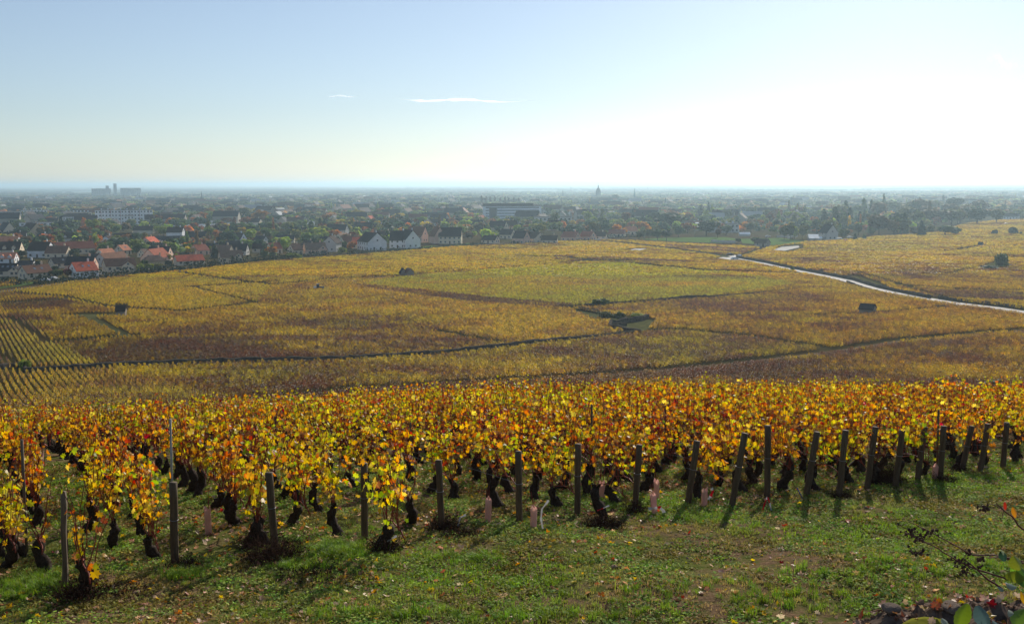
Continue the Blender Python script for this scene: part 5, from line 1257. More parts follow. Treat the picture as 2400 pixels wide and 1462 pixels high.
# white A-shaped roof in the trees
p = at(824,497,700); f = p.y/FPX; r = empty('glass_roofed_hall', p, R(-20)); m = MB(); m2 = MB(); gable(m, m2, 24*f, 12*f, 1.5*f, 9*f); m.obj('wall', WALL['grey'], r); m2.obj('roof', M_WHITE, r); tag(r, 'hall with a white pointed roof shining among yellow trees', 'building')

# ---------------------------------------------------------------- huts, walls, vehicles in the vineyards
M_STW = mat('dry_stone_wall', (.10,.085,.068), .95, 1.6, .5, .8, spec=0, world=True)
phouse(285,741,25,23,-10,'dark brown','stone','small stone vineyard hut with a dark tiled roof standing alone at the left','vineyard huts',depth=3.4,rfrac=.42,name='vineyard_hut',cat='hut',chim=0,door=False,win=False,lmin=2.4)
phouse(944,650,14,21,-74,'slate','stone','left of the twin dark huts, with a steep pointed roof','vineyard huts',depth=3.6,rfrac=.45,name='vineyard_hut',cat='hut',chim=0,door=False,win=False,lmin=2.4)
phouse(958,650,17,20,-55,'brown','stone','right of the twin huts, with a sunlit brown gable roof','vineyard huts',depth=3.6,rfrac=.42,name='vineyard_hut',cat='hut',chim=0,door=False,win=False,lmin=2.4)
phouse(2033,739,38,25,-12,'slate','stone','square stone hut with a dark roof and brick-brown wall on the right','vineyard huts',depth=4.2,rfrac=.38,name='vineyard_hut',cat='hut',chim=0,door=False,win=False,lmin=2.4)
phouse(1787,577,26,14,-20,'dark brown','stone','low stone shed by the field corner','vineyard huts',depth=5,name='vineyard_hut',cat='hut',chim=0,door=False,win=False,lmin=2.4)
phouse(2298,577,6,9,-20,'slate','stone','tiny dark hut by a track far on the right','vineyard huts',depth=3,name='vineyard_hut',cat='hut',chim=0,door=False,win=False,lmin=2.4)
def drywall(pts, h, w, label, ymin=115, name='dry_stone_wall'):
    L = line(pts, ymin, 1.6); mb = MB(); random.seed(len(L))
    n = len(L); V = []; F = []
    for i, p in enumerate(L):
        d = L[min(i+1, n-1)]-L[max(i-1, 0)]; d.z = 0; d.normalize(); s_ = Vector((-d.y, d.x, 0)); hh = h*random.uniform(.8, 1.15); j = random.uniform(-.1, .1)
        V += [p+s_*(w*.6)+Vector((0,0,-.4)), p+s_*(w*.42+j)+Vector((0,0,hh)), p-s_*(w*.42-j)+Vector((0,0,hh*random.uniform(.9, 1.05))), p-s_*(w*.6)+Vector((0,0,-.4))]
    for i in range(n-1):
        for k in range(3): F.append((4*i+k, 4*i+4+k, 4*i+5+k, 4*i+1+k))
    mb.add(V, F); o = mb.obj(name, M_STW); tag(o, label, 'wall', 'dry stone walls in the vineyards'); return o
_dw = drywall
def drywall(p_, h, w, l, **k): return _dw(p_, h*1.35, w, l, **k)
drywall([(-40,866),(0,866),(56,858),(60,872),(250,861),(480,851),(700,847),(820,844)], .75, .7, 'long dark dry stone wall crossing the left half of the slope')
drywall([(820,844),(1000,834),(1150,819),(1250,806),(1330,800),(1400,793)], .8, .9, 'thick overgrown dry stone wall rising to the middle of the vineyard')
drywall([(1400,793),(1500,781)], .6, .7, 'pale-topped end of the long wall beside the grassy terraces')
drywall([(1428,772),(1500,783)], 1.0, .8, 'low terrace wall closing the grassy triangle from below'); drywall([(1428,772),(1432,762),(1505,752),(1519,747)], 1.0, .8, 'terrace wall turning back in a sharp zigzag to the right')
drywall([(1440,766),(1468,764)], .8, .6, 'short spur of wall inside the zigzag'); drywall([(1519,747),(1490,742)], .8, .6, 'short pale wall end at the right tip of the zigzag')
drywall([(1345,722),(1360,726),(1408,734)], .7, .7, 'low wall left of the two small trees'); drywall([(1372,720),(1420,717),(1500,714),(1560,706),(1610,700),(1655,698)], .8, 1.0, 'dark wall running right from the round bush'); drywall([(1435,744),(1452,746),(1470,753)], .7, .6, 'low wall under the right small tree')
drywall([(1655,698),(1850,682)], .5, .6, 'faint wall line continuing to the right under the green parcel')
drywall([(1726,604),(1800,617),(1870,632),(1940,645),(2000,657),(2060,675),(2120,688),(2180,700)], .9, .7, 'dark retaining wall along the upper side of the pale road'); drywall([(2200,701),(2300,712),(2400,724),(2460,732)], .8, .7, 'dark wall above the road near the right edge')
drywall([(1985,662),(2030,678),(2065,688)], .6, .6, 'short wall on the lower side of the road bend'); drywall([(1560,572),(1700,574),(1790,583)], .9, .6, 'dark wall in front of the sports lawn'); drywall([(2160,716),(2240,724),(2300,731)], .6, .5, 'short wall below the road near the right edge')
M_PALEW = mat('pale_wall_render', (.55,.52,.48), .8, .5, .1, spec=0)
for pts, lb in (([(1666,567),(1724,570)],'low white wall in front of the lawn'),([(1395,565),(1425,561)],'low pink-grey garden wall beside the hedge'),([(1820,557),(1870,554)],'pale wall beyond the right lawn'),([(1893,559),(1925,566)],'pale parapet by the trees on the right'),([(212,646),(238,643)],'white terrace wall right of the red-roofed house')):
    o = drywall(pts, 1.2, .4, lb, name='garden_wall'); o.data.materials.clear(); o.data.materials.append(M_PALEW); o['group'] = 'pale garden walls'
def hedge(pts, h, w, label, colr=(.016,.028,.014)):
    L = line(pts, 200, 2.0); mb = MB(); g = np.random.default_rng(len(L)); P = []
    for i, p in enumerate(L): P.append((p.x, p.y, p.z))
    P = np.array(P); n = len(P)*26; k = g.integers(0, len(P), n); hv = h*(.85+.25*np.sin(np.arange(len(P))*.9)+.15*g.normal(0, 1, len(P)))
    Q = P[k]+np.c_[g.normal(0, w*.4, n)+g.uniform(-1, 1, n), g.normal(0, w*.35, n), g.uniform(0, 1, n)*hv[k]]
    N = g.normal(0, 1, (n,3)); N /= np.linalg.norm(N, axis=1, keepdims=True); a = np.cross(N, g.normal(0, 1, (n,3))); a /= np.linalg.norm(a, axis=1, keepdims=True); b = np.cross(N, a); s = g.uniform(.25, .6, (n,1))
    V = np.stack([Q-a*s, Q+b*s, Q+a*s, Q-b*s], 1).reshape(-1,3); o = link('hedge', tri_mesh('hedge', V, np.arange(4*n).reshape(-1,4), M_HEDGE, np.repeat(np.array(colr)*g.uniform(.6, 1.5, (n,1)), 4, 0))); tag(o, label, 'hedge', 'hedges along the lane'); return o
M_HEDGE = leaf_mat('hedge_leaves', 'mesh', .25, .0, .0, .7)
for pts, h, w, lb in (([(0,664),(40,668),(95,664)],3,3,'dark hedge at the left edge above the small lawn'),([(92,666),(150,661),(215,655)],3,3,'dark hedge below the red shrub and the round green tree'),([(218,654),(300,645),(370,638)],3,2.5,'dark clipped hedge between the red-roofed house and the light bushes'),
   ([(375,637),(450,630),(520,622)],3.2,2.5,'thick dark hedge under the long bungalow'),([(545,619),(600,612),(680,604)],3,2.5,'dark hedge below the cream gabled houses'),([(685,603),(770,597)],2.6,2.5,'hedge in front of the peach gabled house'),([(820,600),(870,595),(940,590)],2.8,3,'bushy hedge under the stepped white house'),
   ([(945,589),(1040,580),(1070,578)],1.6,2,'low hedge bordering the lawn'),([(1075,577),(1135,573)],1.8,2,'low clipped hedge at the right end of the lawn'),([(1200,573),(1290,568)],2.2,2.5,'hedge before the cottages right of the lawn'),([(1368,560),(1392,559)],2.6,2,'square clipped hedge near the end of the lane'),([(1425,558),(1490,556)],2.5,3,'green hedge left of the tree row')): hedge(pts, h, w, lb)
def clipbush(): pass
SPT = [(1420,752,27,33,'round','olive','small round orange-green tree with a bare stem on the grass terraces'),(1453,752,26,28,'round','green','small dark green tree right beside the orange one'),(1408,720,24,42,'bush','green','low dark bush on the wall above the two small trees'),
 (1490,745,14,40,'bush','lime','light green scrub right of the small trees'),(62,868,32,28,'bush','lime','yellow-green bush at the end of the stone wall on the left'),(2345,626,38,36,'bush','green','big round dark green bush alone in the right vineyard'),(2318,632,12,50,'bush','dark','dark scrub left of the big round bush'),
 (2335,908,22,50,'bush','green','dark green bush just beyond the near vineyard at the right'),(2331,550,14,16,'bush','dark','small dark bush on the far right slope'),(2374,549,20,26,'bush','dark','larger dark bush near the right edge'),(2392,550,8,8,'bush','dark','tiny dark bush at the right edge'),
 (1857,634,12,12,'bush','green','small green bush by the road wall'),(1925,641,14,8,'bush','brown','small brown shrub by the road'),
 (134,652,24,28,'round','green','round clipped green tree between the brown and the red roofed houses'),(160,650,24,22,'round','red','dark red shrub left of the bright red roof'),(231,624,18,30,'bush','lime','pale green bush behind the hedge'),(340,634,20,42,'bush','lime','light green bushes below the tan roof'),(370,632,18,30,'bush','olive','olive bush right of the light green ones'),
 (397,626,18,18,'round','dark','dark round bush left of the bungalow'),(391,614,22,22,'round','yellow','bright yellow round tree among the roofs'),(413,612,20,18,'round','lime','lime tree right of the yellow one'),(504,605,34,20,'conifer','dark','tall dark conifer beside the white gable edge'),(544,590,14,8,'poplar','lime','small slim lime tree above the tan roof'),(545,620,22,4,'poplar','dark','thin dark cypress against the tan-roofed house'),
 (520,582,22,22,'round','green','round green tree in the second row of roofs'),(340,574,30,18,'poplar','yellow','slender golden tree in front of the dark roofs'),(175,604,24,26,'round','dark','dark pine tree in front of the long red terrace'),(222,602,18,24,'round','dark','dark tree right of the terrace end'),(50,606,22,20,'round','dark','dark tree before the peach gables'),(32,606,18,18,'round','green','green tree left of the dark one before the peach gables'),
 (144,545,38,26,'conifer','dark','tall layered cedar above the grey villa'),(176,538,22,30,'round','dark','broad dark tree below the school building'),(225,548,38,34,'round','lime','light green willow left of the white hall'),(198,556,26,36,'spread','rust','rust brown tree below the willow'),(232,552,24,30,'spread','orange','orange tree right below the willow'),
 (330,531,18,8,'poplar','lime','slim lime poplar beside the white hall'),(337,531,16,8,'poplar','lime','second slim lime poplar'),(112,552,26,34,'round','rust','rusty brown tree between the blocks and the villa'),(118,525,20,30,'round','orange','brownish orange tree left of the school'),(582,532,26,40,'spread','orange','broad orange tree in the middle of the left half'),(563,548,22,34,'spread','rust','rusty tree below the broad orange one'),
 (492,515,22,22,'round','lime','yellowish round tree left of the big green trees'),(545,522,30,30,'round','olive','large olive tree beside the broad orange one'),(570,518,34,26,'round','olive','second large olive tree'),(610,525,34,44,'spread','orange','orange tree behind the cemetery'),(700,516,20,24,'round','lime','round yellow-green tree in the town left of centre'),(770,526,24,30,'spread','orange','orange tree pair in the middle of the town'),
 (838,518,30,44,'round','yellow','big yellow-orange tree right of the white pointed roof'),(895,510,24,30,'spread','orange','orange tree left of the long warehouse'),(932,524,28,18,'conifer','dark','dark conifer near the warehouse'),(880,524,24,40,'round','lime','light green trees below the warehouse'),(775,560,22,32,'spread','orange','orange-red tree above the dark roofs'),(830,565,22,30,'spread','rust','rusty tree left of the stepped gable'),
 (751,540,30,16,'conifer','dark','dark conifer in the middle of the town'),(800,594,18,26,'bush','lime','bright green bush beside the stepped white house'),(760,580,22,10,'poplar','green','slim green tree by the peach house'),(690,606,16,40,'bush','lime','yellow-green bushes in front of the cream house'),
 (1190,540,28,20,'round','yellow','bright yellow tree below the hospital'),(1240,545,20,24,'round','orange','small orange tree right of the gables'),(1459,550,12,12,'round','yellow','small golden bush between red roofs'),
 (1497,563,24,16,'round','olive','first tree of the row by the sports lawn'),(1510,562,26,14,'round','olive','second tree of the row by the sports lawn'),(1521,563,28,20,'round','olive','third tree of the row by the sports lawn'),(1541,563,28,22,'round','green','fourth tree of the row by the sports lawn'),(1562,564,28,25,'round','dark','fifth and darkest tree of the row by the sports lawn'),
 (1590,556,30,22,'round','green','green tree right of the row'),(1400,545,28,34,'round','green','broad green tree above the dark roofs'),(1390,530,24,34,'round','lime','light-edged green tree above the pink houses'),(1482,535,26,26,'round','lime','yellow-edged tree left of the dark wood'),(1448,536,24,18,'round','lime','bright lime tree before the dark wood'),
 (1570,540,44,64,'round','dark','big dark tree clump left of the white buildings'),(1535,530,36,30,'round','dark','dark tree left of the big clump'),(1572,512,22,24,'round','orange','orange-topped tree above the dark clump'),(1642,512,34,22,'conifer','dark','dark cedar in the town right of the spire'),(1660,512,40,14,'conifer','dark','tall narrow conifer beside the cedar'),(1516,540,20,22,'spread','orange','orange-topped tree above the row'),
 (1655,552,38,46,'round','dark','dark broad tree in front of the white buildings'),(1612,546,26,26,'round','orange','tree with orange top left of the pale building'),(1690,546,26,26,'round','orange','orange-brown tree right of the pale building'),(1702,550,26,28,'round','green','green tree before the grey flat building'),(1760,545,26,26,'round','olive','olive tree right of the grey flat building'),
 (1768,572,18,20,'round','green','small green tree on the right lawn'),(1731,571,14,14,'round','green','dark small tree at the end of the white wall'),(1682,558,24,12,'round','rust','bare brownish tree at the lawn edge'),
 (1838,561,36,18,'round','olive','first tall thin-stemmed tree by the yard'),(1852,562,44,20,'round','olive','second tall thin-stemmed tree by the yard'),(1862,561,36,20,'round','lime','third tall thin-stemmed tree by the yard'),(1880,561,38,18,'round','olive','fourth tall thin-stemmed tree by the yard'),(1868,510,34,5,'poplar','yellow','thin golden poplar behind the yard trees'),(1886,510,30,6,'poplar','olive','second thin poplar behind the yard trees'),
 (1930,535,46,28,'conifer','dark','dark pointed conifer left of the pair on the right'),(1958,536,52,34,'conifer','dark','tallest broad dark conifer on the right'),(1992,530,44,20,'conifer','dark','dark conifer right of the tallest one'),(2025,530,40,16,'conifer','dark','slim dark conifer in the right wood'),(2014,532,38,16,'conifer','dark','another slim dark conifer in the right wood'),
 (1975,562,28,22,'round','green','rounded tree beside the pointed slate gable'),(2012,552,30,20,'round','olive','round olive tree in front of the right wood'),(2004,564,18,12,'conifer','dark','small dark conifer at the wood edge'),(2028,562,14,18,'bush','green','green bush at the edge of the right wood'),(2060,552,52,50,'round','brown','big brownish green tree in the right wood'),(2095,552,40,26,'round','brown','brown tree right of the big one'),
 (2115,548,36,26,'round','olive','olive tree towards the conifer on the right'),(2160,553,38,22,'conifer','dark','pointed dark conifer at the front of the right wood'),(2140,550,20,24,'bush','brown','pale brown bush before the pointed conifer'),(2215,552,26,40,'round','green','green trees standing out into the right field'),(2240,552,22,30,'round','green','rightmost tree of the group in the right field'),(2185,545,20,30,'bush','olive','olive scrub right of the pointed conifer'),
 (2190,526,42,60,'round','brown','broad brown-green tree on the right hill wood'),(2230,525,38,40,'round','olive','olive tree on the right hill wood'),(2290,525,44,44,'round','dark','dark tree mass near the right end of the wood'),(2335,523,38,30,'round','olive','last big tree at the right end of the wood'),(2250,524,36,40,'round','brown','brown tree near the right end of the wood'),(2210,483,26,6,'poplar','dark','tall thin poplar on the right'),(2272,516,36,34,'round','dark','dark tree behind the right end of the wood')]
random.seed(33)
for a in SPT: ptree(*a, 'named trees of the valley' if False else None)
for k in range(9): ptree(1130+k*10.5+random.uniform(-2, 2), 484, random.uniform(20, 27), 6, 'poplar', 'brown', 'pale bare poplar in the row above the hospital, %s from the left' % ORD[k+1], 'poplars above the hospital')
ptree(1442,476,22,32,'spread','dark','broad flat-topped dark tree right of the domed tower')
# fill the wood on the right and the park
def zone_trees(poly, n, hp, wp, kinds, cols, label, group, seed):
    random.seed(seed); xs = [a for a, b in poly]; ys = [b for a, b in poly]; k = 0
    while k < n:
        a, b = random.uniform(min(xs), max(xs)), random.uniform(min(ys), max(ys))
        if not inpoly(np.array([a]), np.array([b]), poly)[0]: continue
        p = at(a, b, 300)
        if any((p.x-q[0])**2+(p.y-q[1])**2 < (q[2]*1.0)**2 for q in HB): k += .1; continue
        kd = random.choice(kinds); cl = random.choice(cols); ptree(a, b, random.uniform(*hp)*(1.2 if kd == 'conifer' else 1), random.uniform(*wp)*(.6 if kd == 'conifer' else 1), kd, cl, '%s %s %s' % ({'dark':'dark green','olive':'olive green','brown':'brownish','rust':'rusty','lime':'yellow-green'}.get(cl, cl), {'round':'round tree','spread':'spreading tree','conifer':'conifer','bush':'bush','poplar':'poplar'}[kd], label), group+' ('+cl+' '+kd+')'); k += 1
zone_trees([(1900,552),(1990,505),(2130,500),(2200,510),(2130,548),(2000,556)], 32, (32,46), (24,40), ['round','round','round','conifer'], ['dark','brown','olive','green'], 'standing in the wood on the right', 'trees of the right wood', 3)
zone_trees([(2140,525),(2130,495),(2340,496),(2345,518),(2200,535)], 14, (28,40), (26,40), ['round'], ['dark','brown','olive'], 'on the right hill above the vines', 'trees of the right hill', 4)
zone_trees([(1290,556),(1290,515),(1900,505),(1900,545),(1500,548)], 32, (22,34), (18,34), ['round','round','spread','conifer'], ['dark','green','olive','lime','rust'], 'in the park behind the sports lawn', 'trees of the park', 5)
zone_trees([(350,560),(350,505),(1100,500),(1100,530),(830,560)], 44, (16,28), (18,32), ['round','spread','round','conifer'], ['green','olive','dark','lime','orange','rust'], 'among the gardens in the left half of the town', 'garden trees left of the hospital', 6)
zone_trees([(0,640),(0,560),(600,555),(1100,530),(1100,560),(600,608),(200,644)], 58, (12,20), (12,20), ['round','bush','round','bush'], ['green','olive','dark','lime','rust','green'], 'in the gardens between the nearest houses', 'garden trees between the nearest houses', 7)
print('individual trees', tree_n[0])

# ---------------------------------------------------------------- the rest of the town: houses in depth, then the masses
random.seed(77); tries = 0; nh = 0
def free(x, y, r): return all((x-a)**2+(y-b)**2 > (r+c)**2 for a, b, c in HB)
TOWN = [(-200,690),(0,672),(300,640),(600,609),(1100,566),(1380,556),(1490,552),(1600,545),(1900,548),(1990,552),(2130,542),(2260,515),(2700,495),(2700,440),(-200,440)]
while nh < 120 and tries < 6000:
    tries += 1; y = 470+1350*random.random()**1.25; x = random.uniform(-.56, .5)*y
    a, b = proj(np.array([[x, y, float(gz(x, y))]])); 
    if not inpoly(a, b, TOWN)[0] or b[0] > 650 or (a[0] > 1900 and b[0] > 505) or (a[0] > 1480 and b[0] > 540): continue
    if not free(x, y, 8 if y < 900 else 9): continue
    rf = random.choices(['slate','dark brown','brown','rust','tan','orange','red'], ([5,5,2.5,1.2,1,.5,.2] if y > 720 else [3,3,3,3,2,2.5,1.5]))[0]; wl = random.choice(['cream','white','cream','pink','tan','grey']); L = random.uniform(10, 18); W = random.uniform(7.5, 10); h = random.choice([2.9, 3.2, 5.4]); yw = random.choice([-.35, -.2, 0, .1, 1.25, 1.4])
    zt = 'in the rows behind the vineyard lane' if y < 750 else ('deep among the trees of the town' if y < 1200 else 'far back in the hazy town')
    house(x, y, yw, L, W, h, random.uniform(3.2, 4.6), rf, wl, '%s-walled house with a %s roof %s' % (wl, rf, zt), '%s houses with %s roofs %s' % (wl, rf, zt), win=(y < 900), chim=1 if y < 1300 else 0, floors=1 if y > 650 else None)
    nh += 1
print('houses', nh)
M_ROOFI = NT('distant_house'); _c = M_ROOFI.mix(1.0, M_ROOFI.attr('Col'), M_ROOFI.attr('tint', 'INSTANCER'), 'MULTIPLY'); M_ROOFI = M_ROOFI.done(M_ROOFI.princ(_c, .8, spec=0.1)); M_WALLI = mat('distant_wall', (.42,.38,.32), .9)
dh = []
for k in range(3):
    w_, r_ = MB(), MB(); gable(w_, r_, 14+3*k, 9, 4.5+k, 4); n = len(w_.f); w_.add(r_.v, r_.f, 1); dh.append(w_.mesh('distant_house_%d' % k, [M_WALLI, M_ROOFI]))
def fieldpts(n, y0, y1, pw=1.0, wid=.62):
    Y = (rng.uniform(0, 1, n)**pw*(y1**2-y0**2)+y0**2)**.5; X = rng.uniform(-1, 1, n)*wid*Y; return np.c_[X, Y]
P = fieldpts(3600, 1100, 4200); d = vnoise(P[:,0]/420, P[:,1]/420, 31)+.4*vnoise(P[:,0]/90, P[:,1]/90, 32); P = P[(d > -.15+np.clip((P[:,1]-2800)/1800, 0, 1))]
a, b = proj(np.c_[P, gz(P[:,0], P[:,1])]); ok = inpoly(a, b, TOWN) & ~((a > 1880) & (b > 500)); P = P[ok]
hbx = np.array(HB); ok = np.ones(len(P), bool)
for q in hbx: ok &= (P[:,0]-q[0])**2+(P[:,1]-q[1])**2 > (q[2]+8)**2
P = P[ok]; rc = np.array([(.04,.038,.045),(.065,.042,.038),(.14,.08,.055),(.22,.09,.06),(.4,.4,.4)]); ti = rc[rng.choice(5, len(P), p=[.4,.34,.14,.07,.05])]
o = scatter('distant_houses', np.c_[P, gz(P[:,0], P[:,1])], dh, np.c_[np.zeros((len(P),2)), rng.choice([0,.3,1.5,-.4,1.2], len(P))], rng.uniform(.8, 1.5, len(P)), ti); tag(o, 'mass of small distant houses filling the hazy town', 'houses', None, 'stuff'); print('distant houses', len(P))
# trees between them
TI = []
for kind, n in (('round',220),('spread',220),('conifer',160),('poplar',160),('round',220)):
    V, F, col = crown_arrays(900+n+len(TI), kind, n); V[:,2] = V[:,2]*1.0; TI.append(tri_mesh('far_tree_%d' % len(TI), V, F, M_CROWNI, col))
P = fieldpts(34000, 480, 5200, 1.35); d = .6*vnoise(P[:,0]/260, P[:,1]/200, 41)+.6*vnoise(P[:,0]/60, P[:,1]/60, 42); P = P[d > -.30+.25*np.clip((P[:,1]-2500)/2000, 0, 1)]
a, b = proj(np.c_[P, gz(P[:,0], P[:,1])]); ok = inpoly(a, b, TOWN) & ~((a > 2245) & (b > 515)) & ~inpoly(a, b, [(1480,575),(1480,548),(1900,548),(1900,580)]) & ~inpoly(a, b, [(900,600),(940,570),(1130,562),(1130,585)]) & ~((b > 600)); P = P[ok]; ok = np.ones(len(P), bool)
for q in HB: ok &= (P[:,0]-q[0])**2+(P[:,1]-q[1])**2 > (q[2]+2.5)**2
for q in HB[:90]: ok &= ~((np.abs(P[:,0]/P[:,1]-q[0]/q[1])*q[1] < q[2]*.8) & (P[:,1] < q[1]) & (P[:,1] > q[1]-26))
P = P[ok]; pc = 2.0*np.array([COLS[k] for k in ('green','dark','yellow','orange','rust','olive','lime','brown')]); ti = pc[rng.choice(8, len(P), p=[.24,.28,.04,.07,.07,.14,.05,.11])]*rng.uniform(.7, 1.2, (len(P),1)); var = rng.choice(5, len(P), p=[.35,.25,.09,.02,.29])
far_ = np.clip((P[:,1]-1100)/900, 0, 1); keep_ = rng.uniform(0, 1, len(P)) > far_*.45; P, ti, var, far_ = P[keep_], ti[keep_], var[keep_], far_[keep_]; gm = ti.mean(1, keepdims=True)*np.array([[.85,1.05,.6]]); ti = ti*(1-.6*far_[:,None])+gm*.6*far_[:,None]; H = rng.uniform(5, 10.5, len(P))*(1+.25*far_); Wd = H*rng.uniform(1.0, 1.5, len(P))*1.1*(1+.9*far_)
Wd = np.where(var == 3, H*1.0, Wd); H = np.where(var == 2, H*1.2, np.where(var == 3, H*1.45, H))
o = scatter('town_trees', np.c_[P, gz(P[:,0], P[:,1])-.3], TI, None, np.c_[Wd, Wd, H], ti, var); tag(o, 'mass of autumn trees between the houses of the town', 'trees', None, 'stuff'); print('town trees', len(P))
# woods on the plain beyond
wp = []; wt = []; ws = []
g = np.random.default_rng(5)
for k in range(330):
    y = 4300*(30000/4300)**g.uniform(0, 1); x = g.uniform(-.6, .6)*y; n = int(70*(1 if y < 12000 else .8)); L = g.uniform(.03, .14)*y; D = g.uniform(80, 420); s = 14*(y/5000)**.75
    wp.append(np.c_[x+g.uniform(-L/2, L/2, n), y+g.uniform(-D/2, D/2, n)]); ws.append(np.full(n, s)*g.uniform(.7, 1.25, n)); wt.append(np.tile(np.array(COLS['dark' if g.random() < .4 else 'green' if g.random() < .6 else 'brown'])*g.uniform(.8, 1.4), (n,1)))
P = np.vstack(wp); s = np.concatenate(ws); ti = np.vstack(wt); hh = np.minimum(s*.8, 11+P[:,1]/2500); 
o = scatter('plain_woods', np.c_[P, gz(P[:,0], P[:,1])-.5], [TI[0], TI[1], TI[4]], None, np.c_[s*2.6, s*2.6, hh], ti); tag(o, 'bands of woodland fading into the haze on the plain', 'woods', None, 'stuff')
# low wooded ridges on the horizon
M_RIDGE = mat('wooded_ridge', (.05,.06,.035), .95, .004, .4, spec=0, world=True)
for (y, x0, x1, h, seed) in ((15000,-9500,-4200,20,1),(21000,-14000,2000,24,2),(26000,-3000,9500,66,3),(34000,-20000,22000,76,4),(24000,-12500,-6500,80,7),(28000,3500,9000,74,8),(9500,-5600,-3300,20,5),(12000,1500,4200,16,6)):
    n = 90; V = []; F = []; xs = np.linspace(x0, x1, n)
    hz_ = h*(.55+.3*vnoise(xs/1400, xs*0+.5, seed)+.12*vnoise(xs/240, xs*0+.5, seed+9))*np.sin(np.pi*np.linspace(0, 1, n))**.35
    for i, x in enumerate(xs):
        z = CAM_Z-52; V += [(x, y-1400, z-2), (x, y-300, z+hz_[i]*.8), (x, y, z+hz_[i]), (x, y+900, z-2)]
    for i in range(n-1):
        for k in range(3): F.append((4*i+k, 4*i+4+k, 4*i+5+k, 4*i+1+k))
    mb = MB(); mb.smooth = True; mb.add(V, F); o = mb.obj('ridge', M_RIDGE); tag(o, 'low wooded ridge on the horizon', None, None, 'structure')
# ---------------------------------------------------------------- cars, tractor, lamps
M_TYRE = mat('tyre_rubber', (.02,.02,.02), .8); 
def paint(n, c): return mat('paint_'+n, c, .25, spec=.5)
PAINT = {'white': paint('white', (.65,.65,.66)), 'dark': paint('dark', (.03,.035,.05)), 'silver': paint('silver', (.35,.36,.38)), 'red': paint('red', (.35,.03,.03))}
def car(px, py, colr, yaw, label, van=False):
    p = at(px, py, 200); r = empty('parked_car' if not van else 'parked_van', (p.x, p.y, p.z+.1), yaw); L = 4.3 if not van else 5.2
    prof = [(-L/2,.35),(-L/2,.85),(-L/2+.5,.95),(-L/2+1.0,1.42),(L/2-1.9,1.45),(L/2-1.1,.95),(L/2-.1,.8),(L/2,.35)] if not van else [(-L/2,.35),(-L/2,2.0),(-L/2+.1,2.1),(L/2-1.3,2.1),(L/2-.7,1.2),(L/2,1.0),(L/2,.35)]
    mb = MB(); n = len(prof); V = [(x, s*(.86 if z < 1.1 else .70), z) for s in (-1, 1) for x, z in prof]; F = [(i, (i+1) % n, n+(i+1) % n, n+i) for i in range(n)]+[tuple(range(n))[::-1], tuple(range(n, 2*n))]
    mb.add(V, F); mb.obj('body', PAINT[colr], r)
    g_ = MB()
    for s in (-1, 1): g_.add([(-L/2+.9,s*.80,.98),(L/2-1.3,s*.80,.98),(L/2-1.95,s*.725,1.36),(-L/2+1.15,s*.725,1.36)], [(0,1,2,3)])
    g_.obj('side_windows', M_GLASS, r)
    for x in (-L/2+.8, L/2-.85):
        for s in (-1, 1):
            w = MB(); V = []; F = []
            w.tube([(0,-.1,0),(0,.1,0)], .32, 12); w.obj('wheel', M_TYRE, r, (x, s*.80, .32))
    tag(r, label, 'van' if van else 'car'); return r
car(1722,609,'white',R(20),'white car on the pale road junction above the vineyards')
car(1733,603,'silver',R(60),'small silver car just behind the white one on the junction')
car(2359,526,'white',R(10),'tiny white car shining on the far right slope')
car(1800,556,'white',R(0),'white car parked by the right lawn'); car(1852,560,'silver',R(5),'silver car between the thin-stemmed trees')
car(1968,564,'white',R(10),'white van at the edge of the right wood', True); car(1983,566,'red',R(20),'red and white car beside the van near the wood'); car(1992,558,'white',R(0),'white car under the dark conifer by the wood')
car(1712,599,'dark',R(15),'dark car on the lane left of the junction')
car(106,660,'white',R(-20),'white car behind the hedge below the brown roof'); car(127,657,'white',R(-20),'second white car under the round green tree')
# tractor among the vines
p = at(750,681,115); r = empty('vineyard_tractor', p, R(20)); m = MB(); m.box(-.2,1.5,-.45,.45,.9,1.45); m.obj('bonnet', PAINT['dark'], r); m = MB(); m.box(-1.3,-.2,-.6,.6,.8,1.5); m.box(-1.3,-.2,-.65,.65,2.3,2.42); m.obj('cab', PAINT['dark'], r); m = MB(); m.box(-1.2,-.3,-.58,.58,1.5,2.3); m.obj('cab_glass', M_GLASS, r)
for x, s, q in ((-.9,-.7,.65),(-.9,.7,.65),(1.1,-.6,.42),(1.1,.6,.42)): m = MB(); m.tube([(0,-.15,0),(0,.15,0)], q, 14); m.obj('wheel', M_TYRE, r, (x, s, q))
m = MB(); m.box(-2.2,-1.3,-.5,.5,.7,1.6); m.obj('sprayer_tank', PAINT['white'], r)
r.scale = (1,1,1); tag(r, 'small dark tractor alone among the yellow vines', 'tractor')
